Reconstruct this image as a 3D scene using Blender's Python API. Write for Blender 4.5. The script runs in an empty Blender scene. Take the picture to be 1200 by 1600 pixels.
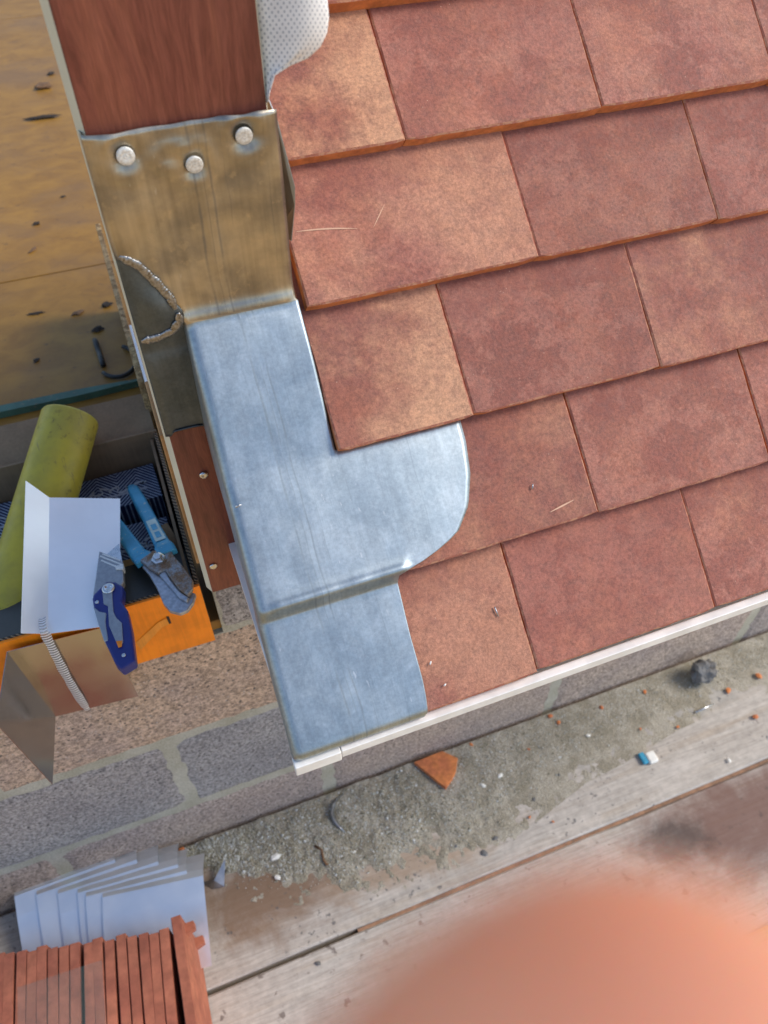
import bpy, bmesh, math, random
from mathutils import Vector, Matrix, noise as mnoise
random.seed(7)
rad = math.radians
D = bpy.data
scene = bpy.context.scene
COL = scene.collection

# ------------------------------------------------------------------ camera, sky, sun, exposure
YAW, DEP, FPX = 1.2068793870, 0.8452025688, 1228.16
CAM = Vector((-0.02642, -0.25009, 0.54172))
fwd = Vector((math.cos(DEP) * math.cos(YAW), math.cos(DEP) * math.sin(YAW), -math.sin(DEP)))
rgt = Vector((math.sin(YAW), -math.cos(YAW), 0))
upv = rgt.cross(fwd)
cd = D.cameras.new('camera'); cam = D.objects.new('camera', cd); COL.objects.link(cam)
cam.matrix_world = Matrix(((rgt.x, upv.x, -fwd.x, CAM.x), (rgt.y, upv.y, -fwd.y, CAM.y), (rgt.z, upv.z, -fwd.z, CAM.z), (0, 0, 0, 1)))
cd.sensor_fit = 'HORIZONTAL'; cd.sensor_width = 36.0; cd.lens = 36.0 * FPX / 1200.0
cd.clip_start = 0.004; cd.clip_end = 2000
cd.dof.use_dof = True; cd.dof.focus_distance = 0.66; cd.dof.aperture_fstop = 11.5
scene.camera = cam

SUN_DIR = Vector((0.70, -0.20, 0.69)).normalized()      # towards the sun
sun_el = math.asin(SUN_DIR.z); sun_az = math.atan2(SUN_DIR.x, SUN_DIR.y)
w = D.worlds.new('World'); scene.world = w; w.use_nodes = True
nt = w.node_tree; bg = nt.nodes['Background']
sky = nt.nodes.new('ShaderNodeTexSky'); sky.sky_type = 'NISHITA'; sky.sun_disc = False
sky.sun_elevation = sun_el; sky.sun_rotation = sun_az; sky.air_density = 1.0; sky.dust_density = 1.0; sky.ozone_density = 1.0
nt.links.new(sky.outputs[0], bg.inputs[0]); bg.inputs[1].default_value = 0.15
sd = D.lights.new('sun', 'SUN'); sd.energy = 2.0; sd.angle = rad(22); sd.color = (1.0, 0.91, 0.78)
so = D.objects.new('sun', sd); COL.objects.link(so); so.rotation_euler = (-SUN_DIR).to_track_quat('-Z', 'Y').to_euler(); so.location = (1, -1, 4)
scene.view_settings.view_transform = 'Standard'; scene.view_settings.look = 'None'
scene.view_settings.exposure = 0.66; scene.view_settings.gamma = 1.0
scene.view_settings.use_curve_mapping = False

# ------------------------------------------------------------------ helpers: materials
class NB:
    def __init__(s, name):
        s.m = D.materials.new(name); s.m.use_nodes = True
        s.t = s.m.node_tree; s.b = s.t.nodes['Principled BSDF']
    def n(s, kind, **kw):
        x = s.t.nodes.new(kind)
        for k, v in kw.items(): setattr(x, k, v)
        return x
    def link(s, a, b): s.t.links.new(a, b)
    def setin(s, sock, v):
        if hasattr(v, 'is_output'): s.link(v, sock)
        elif isinstance(v, tuple) and len(v) == 3 and sock.type == 'RGBA': sock.default_value = (*v, 1)
        else: sock.default_value = v
    def coord(s, which='Object', scale=None, rnd=0.0, loc=None, rot=None):
        c = s.n('ShaderNodeTexCoord').outputs[which]
        if rnd:
            oi = s.n('ShaderNodeObjectInfo'); a = s.n('ShaderNodeVectorMath', operation='MULTIPLY')
            cmb = s.n('ShaderNodeCombineXYZ')
            for i, k in enumerate((1.0, 1.7, 0.6)):
                s.link(s.math('MULTIPLY', oi.outputs['Random'], rnd * k), cmb.inputs[i])
            ad = s.n('ShaderNodeVectorMath', operation='ADD'); s.link(c, ad.inputs[0]); s.link(cmb.outputs[0], ad.inputs[1]); c = ad.outputs[0]
        if scale or loc or rot:
            mp = s.n('ShaderNodeMapping'); s.link(c, mp.inputs[0])
            if scale: mp.inputs['Scale'].default_value = scale
            if loc: mp.inputs['Location'].default_value = loc
            if rot: mp.inputs['Rotation'].default_value = rot
            c = mp.outputs[0]
        return c
    def pos(s): return s.n('ShaderNodeNewGeometry').outputs['Position']
    def sep(s, v, i):
        x = s.n('ShaderNodeSeparateXYZ'); s.link(v, x.inputs[0]); return x.outputs[i]
    def ocolor(s, i):
        x = s.n('ShaderNodeSeparateColor'); s.link(s.n('ShaderNodeObjectInfo').outputs['Color'], x.inputs[0]); return x.outputs[i]
    def noise(s, co, scale, detail=4, rough=.55, dist=0.0):
        x = s.n('ShaderNodeTexNoise'); s.link(co, x.inputs['Vector']); x.inputs['Scale'].default_value = scale
        x.inputs['Detail'].default_value = detail; x.inputs['Roughness'].default_value = rough; x.inputs['Distortion'].default_value = dist
        return x.outputs[0]
    def voro(s, co, scale, out='Distance', feature='F1', rnd=1.0):
        x = s.n('ShaderNodeTexVoronoi', feature=feature); s.link(co, x.inputs['Vector']); x.inputs['Scale'].default_value = scale
        x.inputs['Randomness'].default_value = rnd
        return x.outputs[out]
    def math(s, op, a, b=None, c=None, clamp=False):
        x = s.n('ShaderNodeMath', operation=op); x.use_clamp = clamp
        for i, v in enumerate((a, b, c)):
            if v is not None: s.setin(x.inputs[i], v)
        return x.outputs[0]
    def ss(s, v, lo, hi, a=0.0, b=1.0):
        x = s.n('ShaderNodeMapRange', interpolation_type='SMOOTHSTEP'); s.setin(x.inputs[0], v)
        for i, q in enumerate((lo, hi, a, b)): s.setin(x.inputs[i + 1], q)
        return x.outputs[0]
    def mix(s, f, a, b, mode='MIX'):
        x = s.n('ShaderNodeMix', data_type='RGBA', blend_type=mode); s.setin(x.inputs['Factor'], f)
        s.setin(x.inputs[6], a); s.setin(x.inputs[7], b); return x.outputs[2]
    def scale(s, colr, val):
        h = s.n('ShaderNodeHueSaturation'); s.setin(h.inputs['Color'], colr); s.setin(h.inputs['Value'], val); return h.outputs[0]
    def bump(s, h, strength, dist, prev=None):
        x = s.n('ShaderNodeBump'); x.inputs['Strength'].default_value = strength; x.inputs['Distance'].default_value = dist
        s.link(h, x.inputs['Height'])
        if prev is not None: s.link(prev, x.inputs['Normal'])
        return x.outputs[0]
    def out(s, color=None, rough=None, metal=None, normal=None, **kw):
        b = s.b
        if color is not None: s.setin(b.inputs['Base Color'], color)
        if rough is not None: s.setin(b.inputs['Roughness'], rough)
        if metal is not None: s.setin(b.inputs['Metallic'], metal)
        if normal is not None: s.link(normal, b.inputs['Normal'])
        for k, v in kw.items(): s.setin(b.inputs[k], v)
        return s.m

def simple(name, col, rough=.6, metal=0.0, var=.15, nscale=60, bump=.0, bscale=200, bdist=.0005, **kw):
    k = NB(name); c = k.coord()
    n = k.noise(c, nscale, 5)
    colr = k.scale(k.mix(0.0, col, col), k.ss(n, .25, .75, 1 - var, 1 + var))
    nm = k.bump(k.noise(c, bscale, 4), bump, bdist) if bump else None
    return k.out(colr, k.ss(n, .3, .7, max(rough - .06, 0), min(rough + .08, 1)), metal, nm, **kw)

# ------------------------------------------------------------------ helpers: objects
def tag(o, label=None, cat=None, group=None, kind=None):
    if label: o['label'] = label
    if cat: o['category'] = cat
    if group: o['group'] = group
    if kind: o['kind'] = kind
    return o
def thing(name, loc, label, cat, group=None):
    e = D.objects.new(name, None); COL.objects.link(e); e.location = loc; e.empty_display_size = .05
    return tag(e, label, cat, group)
def mk(name, verts, faces, mats, parent=None, smooth=False, fm=None, uv=None, wn=False):
    """one mesh object in world coordinates; a top-level one gets its origin at its base"""
    me = D.meshes.new(name); me.from_pydata([tuple(v) for v in verts], [], faces)
    mats = mats if isinstance(mats, (list, tuple)) else [mats]
    for m in mats: me.materials.append(m)
    if fm: me.polygons.foreach_set('material_index', fm)
    if uv:
        L = me.uv_layers.new(name='uv')
        for lp in me.loops: L.data[lp.index].uv = uv[lp.vertex_index]
    if smooth: me.polygons.foreach_set('use_smooth', [True] * len(me.polygons))
    o = D.objects.new(name, me); COL.objects.link(o)
    bm = bmesh.new(); bm.from_mesh(me); bmesh.ops.recalc_face_normals(bm, faces=bm.faces); bm.to_mesh(me); bm.free()
    xs = [v.co for v in me.vertices]
    c = Vector(((min(v.x for v in xs) + max(v.x for v in xs)) / 2, (min(v.y for v in xs) + max(v.y for v in xs)) / 2, min(v.z for v in xs)))
    me.transform(Matrix.Translation(-c))
    if parent is not None:
        o.parent = parent
        par = parent; off = Vector()
        while par is not None: off += par.location; par = par.parent
        o.location = c - off
    else: o.location = c
    return o
def solid(o, th, off=0.0):
    m = o.modifiers.new('solid', 'SOLIDIFY'); m.thickness = th; m.offset = off; return o
def bev(o, wd, seg=2):
    m = o.modifiers.new('bevel', 'BEVEL'); m.width = wd; m.segments = seg; m.limit_method = 'ANGLE'; m.angle_limit = rad(35); return o
BOXF = [(0, 3, 2, 1), (4, 5, 6, 7), (0, 1, 5, 4), (1, 2, 6, 5), (2, 3, 7, 6), (3, 0, 4, 7)]
def boxv(lo, hi, M=None):
    v = [Vector((x, y, z)) for z in (lo[2], hi[2]) for x, y in ((lo[0], lo[1]), (hi[0], lo[1]), (hi[0], hi[1]), (lo[0], hi[1]))]
    return [M @ a for a in v] if M else v
def box(name, lo, hi, mat, parent=None, b=0.0, M=None, **kw):
    o = mk(name, boxv(lo, hi, M), BOXF, mat, parent, **kw)
    if b: bev(o, b)
    return o
def prism(name, poly, z0, z1, mat, parent=None, M=None, b=0.0, fm=None, **kw):
    n = len(poly); v = [Vector((x, y, z0)) for x, y in poly] + [Vector((x, y, z1)) for x, y in poly]
    if M: v = [M @ a for a in v]
    f = [tuple(range(n - 1, -1, -1)), tuple(range(n, 2 * n))] + [(i, (i + 1) % n, n + (i + 1) % n, n + i) for i in range(n)]
    o = mk(name, v, f, mat, parent, fm=fm, **kw)
    if b: bev(o, b)
    return o
def gridmesh(name, P, mat, parent=None, uv=None, smooth=True, **kw):
    nr, nc = len(P), len(P[0]); v = [p for r in P for p in r]
    f = [(i * nc + j, i * nc + j + 1, (i + 1) * nc + j + 1, (i + 1) * nc + j) for i in range(nr - 1) for j in range(nc - 1)]
    return mk(name, v, f, mat, parent, smooth=smooth, uv=[u for r in uv for u in r] if uv else None, **kw)
def sweep(name, pts, radf, mat, parent=None, seg=12, flat=1.0, cap=True, up=Vector((0, 0, 1)), smooth=True):
    V, F = [], []; n = len(pts)
    for i, p in enumerate(pts):
        d = (pts[min(i + 1, n - 1)] - pts[max(i - 1, 0)]).normalized()
        a = d.cross(up); a = a.normalized() if a.length > 1e-6 else d.orthogonal().normalized()
        b = d.cross(a)
        r = radf(i / (n - 1)) if callable(radf) else radf
        for k in range(seg):
            t = 2 * math.pi * k / seg; V.append(p + a * math.cos(t) * r + b * math.sin(t) * r * flat)
    for i in range(n - 1):
        for k in range(seg): F.append((i * seg + k, i * seg + (k + 1) % seg, (i + 1) * seg + (k + 1) % seg, (i + 1) * seg + k))
    if cap: F += [tuple(range(seg - 1, -1, -1)), tuple(range((n - 1) * seg, n * seg))]
    return mk(name, V, F, mat, parent, smooth=smooth)
def lathe(name, prof, M, mat, parent=None, seg=24, smooth=True):
    V, F = [], []
    for r, z in prof:
        for k in range(seg):
            t = 2 * math.pi * k / seg; V.append(M @ Vector((r * math.cos(t), r * math.sin(t), z)))
    n = len(prof)
    for i in range(n - 1):
        for k in range(seg): F.append((i * seg + k, i * seg + (k + 1) % seg, (i + 1) * seg + (k + 1) % seg, (i + 1) * seg + k))
    F += [tuple(range(seg)), tuple(range((n - 1) * seg, n * seg))]
    return mk(name, V, F, mat, parent, smooth=smooth)
def frame(o, x, y, z): return Matrix(((x.x, y.x, z.x, o.x), (x.y, y.y, z.y, o.y), (x.z, y.z, z.z, o.z), (0, 0, 0, 1)))
def nz(x, y, z=0.0): return mnoise.noise(Vector((x, y, z)))
def lerpt(tab, t):
    if t <= tab[0][0]: return tab[0][1]
    for (a, va), (b, vb) in zip(tab, tab[1:]):
        if t <= b: return va + (vb - va) * (t - a) / (b - a)
    return tab[-1][1]
def ramp(a, b, t):
    t = max(0.0, min(1.0, (t - a) / (b - a))); return t * t * (3 - 2 * t)

# ------------------------------------------------------------------ materials
def m_tile_top():
    k = NB('tile_face'); c = k.coord(rnd=40)
    raw = k.coord(); x = k.sep(raw, 0)
    big = k.noise(c, 24, 10, .68, .3); fine = k.noise(c, 430, 4, .8); med = k.noise(c, 160, 6, .65)
    blot = k.ss(k.math('ADD', big, k.math('MULTIPLY', k.math('SUBTRACT', k.noise(c, 240, 5, .7), .5), .22)), .47, .53)
    blot2 = k.ss(k.noise(c, 75, 9, .75, .2), .49, .54)
    pink = k.mix(k.math('MULTIPLY', blot, k.ocolor(1)), (.245, .084, .060), (.330, .132, .095))
    pink = k.mix(k.math('MULTIPLY', k.math('MULTIPLY', blot2, .55), k.ocolor(1)), pink, (.26, .090, .066))
    orng = k.ss(k.noise(c, 14, 5, .6), .45, .7)
    pink = k.mix(k.math('MULTIPLY', orng, .35), pink, (.40, .145, .080))
    bm_ = k.ss(k.math('ADD', k.math('ADD', k.noise(c, 18, 7, .6), k.math('MULTIPLY', x, k.math('MULTIPLY', k.ocolor(2), 5.0))), k.math('MULTIPLY', med, .25)), .58, 1.02)
    buff = k.mix(k.math('MULTIPLY', bm_, k.ocolor(0)), pink, (.54, .285, .165))
    val = k.math('ADD', k.ss(fine, .30, .70, .74, 1.24), k.ss(med, .3, .7, -.12, .12))
    oi = k.n('ShaderNodeObjectInfo').outputs['Random']
    colr = k.scale(buff, k.math('MULTIPLY', val, k.ss(oi, 0, 1, .88, 1.10)))
    yl = k.sep(raw, 1); topdark = k.math('MULTIPLY', k.ss(k.math('ADD', yl, k.math('MULTIPLY', k.math('SUBTRACT', k.noise(c, 60, 8, .72), .5), .16)), .070, .088), k.ocolor(1))
    colr = k.mix(k.math('MULTIPLY', topdark, .42), colr, (.19, .060, .048))  # tile face darker towards the upper end of its exposed part
    sp = k.voro(c, 210, 'Distance'); spn = k.noise(c, 45, 2)
    speck = k.math('MULTIPLY', k.ss(sp, .10, .05), k.ss(spn, .56, .66))
    colr = k.mix(k.math('MULTIPLY', speck, .75), colr, (.62, .42, .30))
    n = k.bump(k.noise(c, 900, 4, .7), .55, .0006); n = k.bump(med, .5, .0010, n); n = k.bump(k.noise(c, 40, 3), .25, .002, n)
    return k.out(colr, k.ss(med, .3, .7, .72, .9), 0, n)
def m_tile_edge():
    k = NB('tile_edge'); c = k.coord(rnd=30); n1 = k.noise(c, 120, 6, .65)
    colr = k.scale(k.mix(k.ss(k.noise(c, 35, 4), .4, .65), (.62, .215, .070), (.50, .160, .065)), k.ss(n1, .25, .75, .72, 1.2))
    return k.out(colr, .88, 0, k.bump(k.noise(c, 500, 5, .7), .6, .0006))
def m_tile_arris():
    k = NB('tile_arris'); c = k.coord(rnd=30)
    colr = k.mix(k.ss(k.noise(c, 150, 5, .7), .46, .58), (.30, .105, .070), (.41, .20, .12))
    return k.out(colr, .9, 0, k.bump(k.noise(c, 600, 4, .7), .6, .0006))
def m_lead(name='lead', dark=1.0, warm_refl=False):
    k = NB(name); uv = k.coord('UV'); u = k.sep(uv, 0)
    mp = k.n('ShaderNodeMapping'); k.link(uv, mp.inputs[0]); mp.inputs['Scale'].default_value = (1, .025, 1); st = mp.outputs[0]
    s1 = k.noise(st, 160, 5, .6); s2 = k.noise(st, 700, 3, .6)
    wob = k.math('MULTIPLY', k.math('SUBTRACT', k.noise(uv, 8, 3), .5), .012)
    uu = k.math('ADD', u, wob)
    lines = None
    for p0, wd, a in ((.0445, .0011, .8), (.050, .0006, .5), (.0545, .0009, .75), (.0635, .0005, .35), (.089, .0006, .35), (.141, .0005, .5)):
        g = k.math('MULTIPLY', k.ss(k.math('ABSOLUTE', k.math('SUBTRACT', uu, p0)), wd * 1.2, wd * .2), a)
        lines = g if lines is None else k.math('MAXIMUM', lines, g)
    brk = k.ss(k.noise(uv, 22, 4), .36, .55)
    lines = k.math('MULTIPLY', lines, brk)
    pat = k.noise(uv, 22, 8, .66, .5); pat2 = k.noise(uv, 85, 7, .7)
    colr = k.mix(k.ss(pat, .38, .66), (.295, .355, .395), (.365, .425, .465))
    colr = k.mix(k.ss(pat2, .52, .68, 0, .35), colr, (.44, .50, .54))
    grain = k.math('ADD', k.ss(k.noise(uv, 330, 4, .75), .3, .7, .90, 1.10), k.ss(k.noise(k.coord('UV', scale=(1, .45, 1)), 55, 7, .7), .35, .65, -.08, .08)); colr = k.scale(colr, grain)
    colr = k.scale(colr, k.math('ADD', k.ss(s1, .3, .7, .94, 1.05), k.ss(s2, .3, .7, -.03, .03)))
    colr = k.mix(k.math('MULTIPLY', lines, .5), colr, (.15, .18, .21))
    if warm_refl:  # warm bronze reflection painted into the lead colour
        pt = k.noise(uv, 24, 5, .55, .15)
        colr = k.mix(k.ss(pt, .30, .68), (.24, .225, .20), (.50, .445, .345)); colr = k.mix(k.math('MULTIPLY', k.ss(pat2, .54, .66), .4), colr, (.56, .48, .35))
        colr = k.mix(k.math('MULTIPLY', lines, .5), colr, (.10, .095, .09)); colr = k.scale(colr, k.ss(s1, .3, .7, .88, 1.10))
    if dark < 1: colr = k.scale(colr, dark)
    r = k.math('ADD', k.ss(pat, .3, .7, .44, .50), k.math('MULTIPLY', lines, .12))
    n = k.bump(s1, .035, .0006); n = k.bump(pat2, .10, .0006, n); n = k.bump(k.noise(uv, 1100, 3, .6), .16, .00025, n); n = k.bump(lines, -.3, .0004, n)
    dm = k.math('MULTIPLY', k.ss(k.noise(k.coord('UV', scale=(1, .3, 1), rot=(0, 0, .5)), 260, 3), .66, .70), k.ss(k.noise(uv, 18, 2), .5, .62)); n = k.bump(dm, -.35, .0005, n); colr = k.mix(k.math('MULTIPLY', dm, .5), colr, (.66, .68, .70))
    return k.out(colr, k.math('SUBTRACT', r, .12) if warm_refl else r, .92, n)
def m_wood_foil():
    k = NB('rosewood_foil'); c = k.coord(scale=(1, 1, .085)); d = k.noise(k.coord(scale=(1, 1, .2)), 30, 3)
    mp = k.n('ShaderNodeVectorMath', operation='ADD'); k.link(c, mp.inputs[0])
    cb = k.n('ShaderNodeCombineXYZ'); k.link(k.math('MULTIPLY', d, .03), cb.inputs[0]); k.link(cb.outputs[0], mp.inputs[1])
    g = k.noise(mp.outputs[0], 260, 6, .65); g2 = k.noise(mp.outputs[0], 80, 4, .6); g3 = k.noise(mp.outputs[0], 900, 3, .6)
    colr = k.mix(k.ss(g, .36, .62), (.145, .040, .027), (.205, .060, .038))
    colr = k.mix(k.ss(g2, .45, .72), colr, (.25, .080, .047))
    colr = k.scale(colr, k.ss(g3, .25, .75, .82, 1.15))
    return k.out(colr, k.ss(g, .3, .7, .34, .46), 0, k.bump(g, .2, .0004), **{'Specular IOR Level': .4})
def m_block():
    k = NB('concrete_block'); c = k.coord(rnd=12); a = k.noise(c, 200, 5, .8); b = k.noise(c, 90, 5, .7); e = k.noise(c, 9, 4)
    base = k.mix(k.ss(e, .3, .7), (.30, .285, .285), (.38, .36, .35))
    base = k.mix(k.ocolor(0), base, k.mix(k.ss(e, .35, .65), (.50, .36, .28), (.58, .40, .27)))
    colr = k.scale(base, k.math('ADD', k.ss(a, .34, .66, .45, 1.35), k.ss(b, .3, .7, -.14, .14)))
    pit = k.math('MULTIPLY', k.ss(k.voro(c, 130), .34, .2), k.ss(b, .44, .56))
    colr = k.mix(k.math('MULTIPLY', pit, .85), colr, (.06, .052, .05))
    lt = k.math('MULTIPLY', k.ss(k.voro(c, 170), .26, .14), k.ss(k.noise(c, 70, 3), .5, .6)); colr = k.mix(k.math('MULTIPLY', lt, .5), colr, (.68, .66, .64))
    n = k.bump(a, .7, .0016); n = k.bump(pit, -.9, .0022, n)
    return k.out(colr, .95, 0, n)
def m_mortar():
    k = NB('mortar'); c = k.coord(); a = k.noise(c, 350, 5, .7); b = k.noise(c, 18, 4)
    colr = k.scale(k.mix(k.ss(b, .3, .7), (.40, .375, .285), (.50, .475, .39)), k.ss(a, .25, .75, .75, 1.2))
    return k.out(colr, .95, 0, k.bump(a, .8, .0015))
def m_board(name, stain_or_tone):
    k = NB(name); p = k.pos()
    mp = k.n('ShaderNodeMapping'); k.link(p, mp.inputs[0]); mp.inputs['Scale'].default_value = (.05, 1, 1); st = mp.outputs[0]
    g = k.noise(st, 210, 6, .65, .3); g2 = k.noise(st, 45, 4, .6); b = k.noise(p, 11, 7, .65, .6); f = k.noise(p, 70, 6, .7)
    colr = k.mix(k.ss(g, .3, .7), (.37, .335, .300), (.49, .455, .415))
    colr = k.mix(k.ss(g2, .5, .75, 0, .45), colr, (.37, .29, .21))
    colr = k.mix(k.ss(b, .5, .68, 0, .6), colr, (.53, .49, .45))
    colr = k.scale(colr, k.math('ADD', k.ss(f, .25, .75, .85, 1.12), k.ss(k.noise(st, 600, 4, .7), .3, .7, -.10, .10)))
    def blob(c0, s, lo=.25, hi=1.0, ns=9):
        m2 = k.n('ShaderNodeMapping'); k.link(p, m2.inputs[0]); m2.inputs['Location'].default_value = (-c0[0] / s[0], -c0[1] / s[1], 0); m2.inputs['Scale'].default_value = (1 / s[0], 1 / s[1], 0)
        ln = k.n('ShaderNodeVectorMath', operation='LENGTH'); k.link(m2.outputs[0], ln.inputs[0])
        dd = k.math('ADD', ln.outputs['Value'], k.math('MULTIPLY', k.math('SUBTRACT', k.noise(p, ns, 7, .68, .4), .5), 1.9))
        return k.ss(dd, hi, lo)
    if stain_or_tone == 'new': colr = k.mix(.85, colr, k.mix(k.ss(g, .3, .7), (.55, .34, .10), (.68, .46, .17)))  # golden tone given to the outer boards so the lead reflects gold
    if stain_or_tone == 'mortar':
        colr = k.mix(k.math('MULTIPLY', blob((-.07, .21), (.22, .12)), .85), colr, (.20, .115, .062))
        colr = k.mix(k.math('MULTIPLY', blob((.19, .15), (.22, .05), ns=14), .6), colr, (.33, .215, .125))
        colr = k.mix(k.math('MULTIPLY', blob((.62, .26), (.50, .08), ns=22), .75), colr, (.27, .27, .25))
        colr = k.mix(k.math('MULTIPLY', blob((.66, .24), (.10, .05), ns=26), .55), colr, (.30, .29, .36))
        colr = k.mix(k.math('MULTIPLY', k.math('MULTIPLY', k.ss(k.noise(p, 120, 4, .6), .60, .66), k.ss(k.noise(p, 14, 3), .46, .58)), .8), colr, (.10, .10, .105))
    if stain_or_tone == 'red':
        colr = k.mix(k.math('MULTIPLY', blob((.74, .0), (.24, .12), .2, 1.2), .85), colr, (.15, .068, .050))  # dark reddish patch with a noisy outline
        colr = k.mix(k.math('MULTIPLY', blob((.62, .02), (.10, .05), ns=16), .7), colr, (.055, .038, .034))
        colr = k.mix(k.math('MULTIPLY', blob((.30, .0), (.35, .10), ns=7), .35), colr, (.36, .22, .15))
        colr = k.mix(k.math('MULTIPLY', k.ss(k.noise(p, 60, 4), .63, .70), .7), colr, (.11, .08, .07))
    n = k.bump(g, .5, .0014); n = k.bump(f, .3, .001, n)
    return k.out(colr, .85, 0, n)
def m_ply():
    k = NB('plywood_face'); p = k.pos()
    mp = k.n('ShaderNodeMapping'); k.link(p, mp.inputs[0]); mp.inputs['Scale'].default_value = (.7, 1, 1); st = mp.outputs[0]
    g = k.noise(st, 22, 7, .65, .6); b = k.noise(st, 6, 5, .6); sp = k.noise(p, 90, 5, .7)
    colr = k.mix(k.ss(g, .3, .7), (.225, .105, .012), (.32, .160, .020))
    colr = k.mix(k.ss(b, .42, .7, 0, .6), colr, (.19, .105, .042))
    colr = k.mix(k.math('MULTIPLY', k.ss(k.noise(st, 55, 6, .7), .60, .72), .7), colr, (.10, .05, .018))
    colr = k.mix(k.math('MULTIPLY', k.ss(sp, .66, .72), .8), colr, (.09, .055, .03))
    return k.out(colr, .55, 0, k.bump(g, .2, .002))
def m_pvc(name, col, rough=.35): return simple(name, col, rough, 0, .05, 40, .08, 300, .0003)
def m_osb():
    k = NB('strand_board'); c = k.coord(); v = k.voro(c, 120, 'Color'); x = k.n('ShaderNodeSeparateColor'); k.link(v, x.inputs[0])
    colr = k.mix(x.outputs[0], (.28, .16, .06), (.62, .42, .20)); colr = k.scale(colr, k.ss(k.noise(c, 400, 4, .7), .3, .7, .55, 1.2))
    return k.out(colr, .85, 0, k.bump(k.noise(c, 260, 5, .7), 1.0, .004))
def m_mesh_white():
    k = NB('breather_membrane'); uv = k.coord('UV')
    u = k.math('MULTIPLY', k.sep(uv, 0), 2 * math.pi / .0040); v = k.math('MULTIPLY', k.sep(uv, 1), 2 * math.pi / .0040)
    d = k.math('MULTIPLY', k.math('SINE', u), k.math('SINE', v)); dots = k.ss(d, .35, .65)
    colr = k.mix(dots, (.80, .80, .79), (.42, .44, .47)); colr = k.scale(colr, k.ss(k.noise(uv, 60, 4), .3, .7, .94, 1.04))
    return k.out(colr, .6, 0, k.bump(dots, -.5, .0005), **{'Subsurface Weight': .0})
def m_sheet(name, col, rough, metal):
    k = NB(name); c = k.coord(rnd=3); a = k.noise(c, 14, 4); b = k.noise(c, 220, 4, .6)
    colr = k.scale(k.mix(0.0, col, col), k.ss(a, .3, .7, .95, 1.04))
    return k.out(colr, k.ss(a, .3, .7, rough - .05, rough + .08), metal, k.bump(a, .04, .003))
def m_card(name, col, rough=.85, gloss=.3):
    k = NB(name); c = k.coord(); a = k.noise(c, 25, 5); fl = k.noise(k.coord(scale=(1, 1, .05)), 300, 3)
    colr = k.scale(k.mix(0.0, col, col), k.math('ADD', k.ss(a, .3, .7, .85, 1.1), k.ss(fl, .3, .7, -.06, .06)))
    return k.out(colr, rough, 0, k.bump(fl, .15, .0006), **{'Specular IOR Level': gloss})
def m_cardedge():
    k = NB('corrugated_edge'); c = k.coord(); s = k.math('SINE', k.math('MULTIPLY', k.math('ADD', k.math('ADD', k.sep(c, 0), k.sep(c, 1)), k.sep(c, 2)), 2 * math.pi / .0055))
    return k.out(k.mix(k.ss(s, -.3, .5), (.045, .032, .022), (.30, .21, .13)), .95, 0, k.bump(s, .8, .002))
def m_herring():
    k = NB('herringbone_print'); c = k.coord(); x = k.sep(c, 0); y = k.sep(c, 1)
    ph = k.math('ABSOLUTE', k.math('SUBTRACT', k.math('MODULO', k.math('ADD', x, 1.0), .05), .025))
    s = k.math('SINE', k.math('MULTIPLY', k.math('ADD', y, ph), 2 * math.pi / .0058))
    wear = k.ss(k.noise(c, 90, 4), .3, .6, .5, 1.0)
    colr = k.mix(k.math('MULTIPLY', k.ss(s, .35, .6), wear), (.012, .022, .075), (.36, .44, .56))
    return k.out(colr, .5, 0, k.bump(k.noise(c, 30, 3), .1, .002))
def m_yellow():
    k = NB('yellow_plastic'); c = k.coord(); a = k.noise(c, 30, 5, .6); b = k.noise(c, 110, 5, .7)
    colr = k.mix(k.ss(a, .35, .7), (.47, .38, .030), (.36, .295, .035))
    dirt = k.math('MULTIPLY', k.ss(b, .55, .66), k.ss(k.noise(c, 12, 3), .42, .62)); colr = k.mix(k.math('MULTIPLY', dirt, .75), colr, (.13, .10, .03))
    colr = k.mix(k.math('MULTIPLY', k.ss(k.noise(k.coord(scale=(1, .2, .2)), 90, 4, .7), .62, .68), .6), colr, (.20, .16, .05))
    return k.out(colr, k.ss(b, .3, .7, .42, .6), 0, k.bump(b, .2, .0012))
def m_worn_steel():
    k = NB('worn_steel'); c = k.coord(); a = k.noise(c, 90, 6, .65); b = k.noise(c, 600, 4, .7)
    colr = k.mix(k.ss(a, .42, .62), (.36, .37, .38), (.27, .17, .10)); colr = k.scale(colr, k.ss(b, .25, .75, .6, 1.25))
    return k.out(colr, k.ss(a, .35, .65, .42, .75), k.ss(a, .4, .6, .75, .25), k.bump(b, .4, .0006))
def m_paint(name, col, under, rough=.4):
    k = NB(name); c = k.coord(); a = k.noise(c, 160, 6, .7); chip = k.ss(a, .60, .64)
    colr = k.mix(k.math('MULTIPLY', chip, .8), k.scale(k.mix(0.0, col, col), k.ss(k.noise(c, 40, 4), .3, .7, .8, 1.1)), under)
    return k.out(colr, rough, 0, k.bump(chip, -.3, .0004))
def m_skin():
    k = NB('skin'); c = k.coord(); a = k.noise(c, 60, 4); r = k.noise(c, 900, 4, .6)
    colr = k.mix(k.ss(a, .3, .7), (.84, .41, .24), (.78, .32, .17))
    return k.out(colr, .5, 0, k.bump(r, .2, .0003), **{'Subsurface Weight': .6, 'Subsurface Radius': (.018, .0050, .002), 'Subsurface Scale': 1.0})
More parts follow.
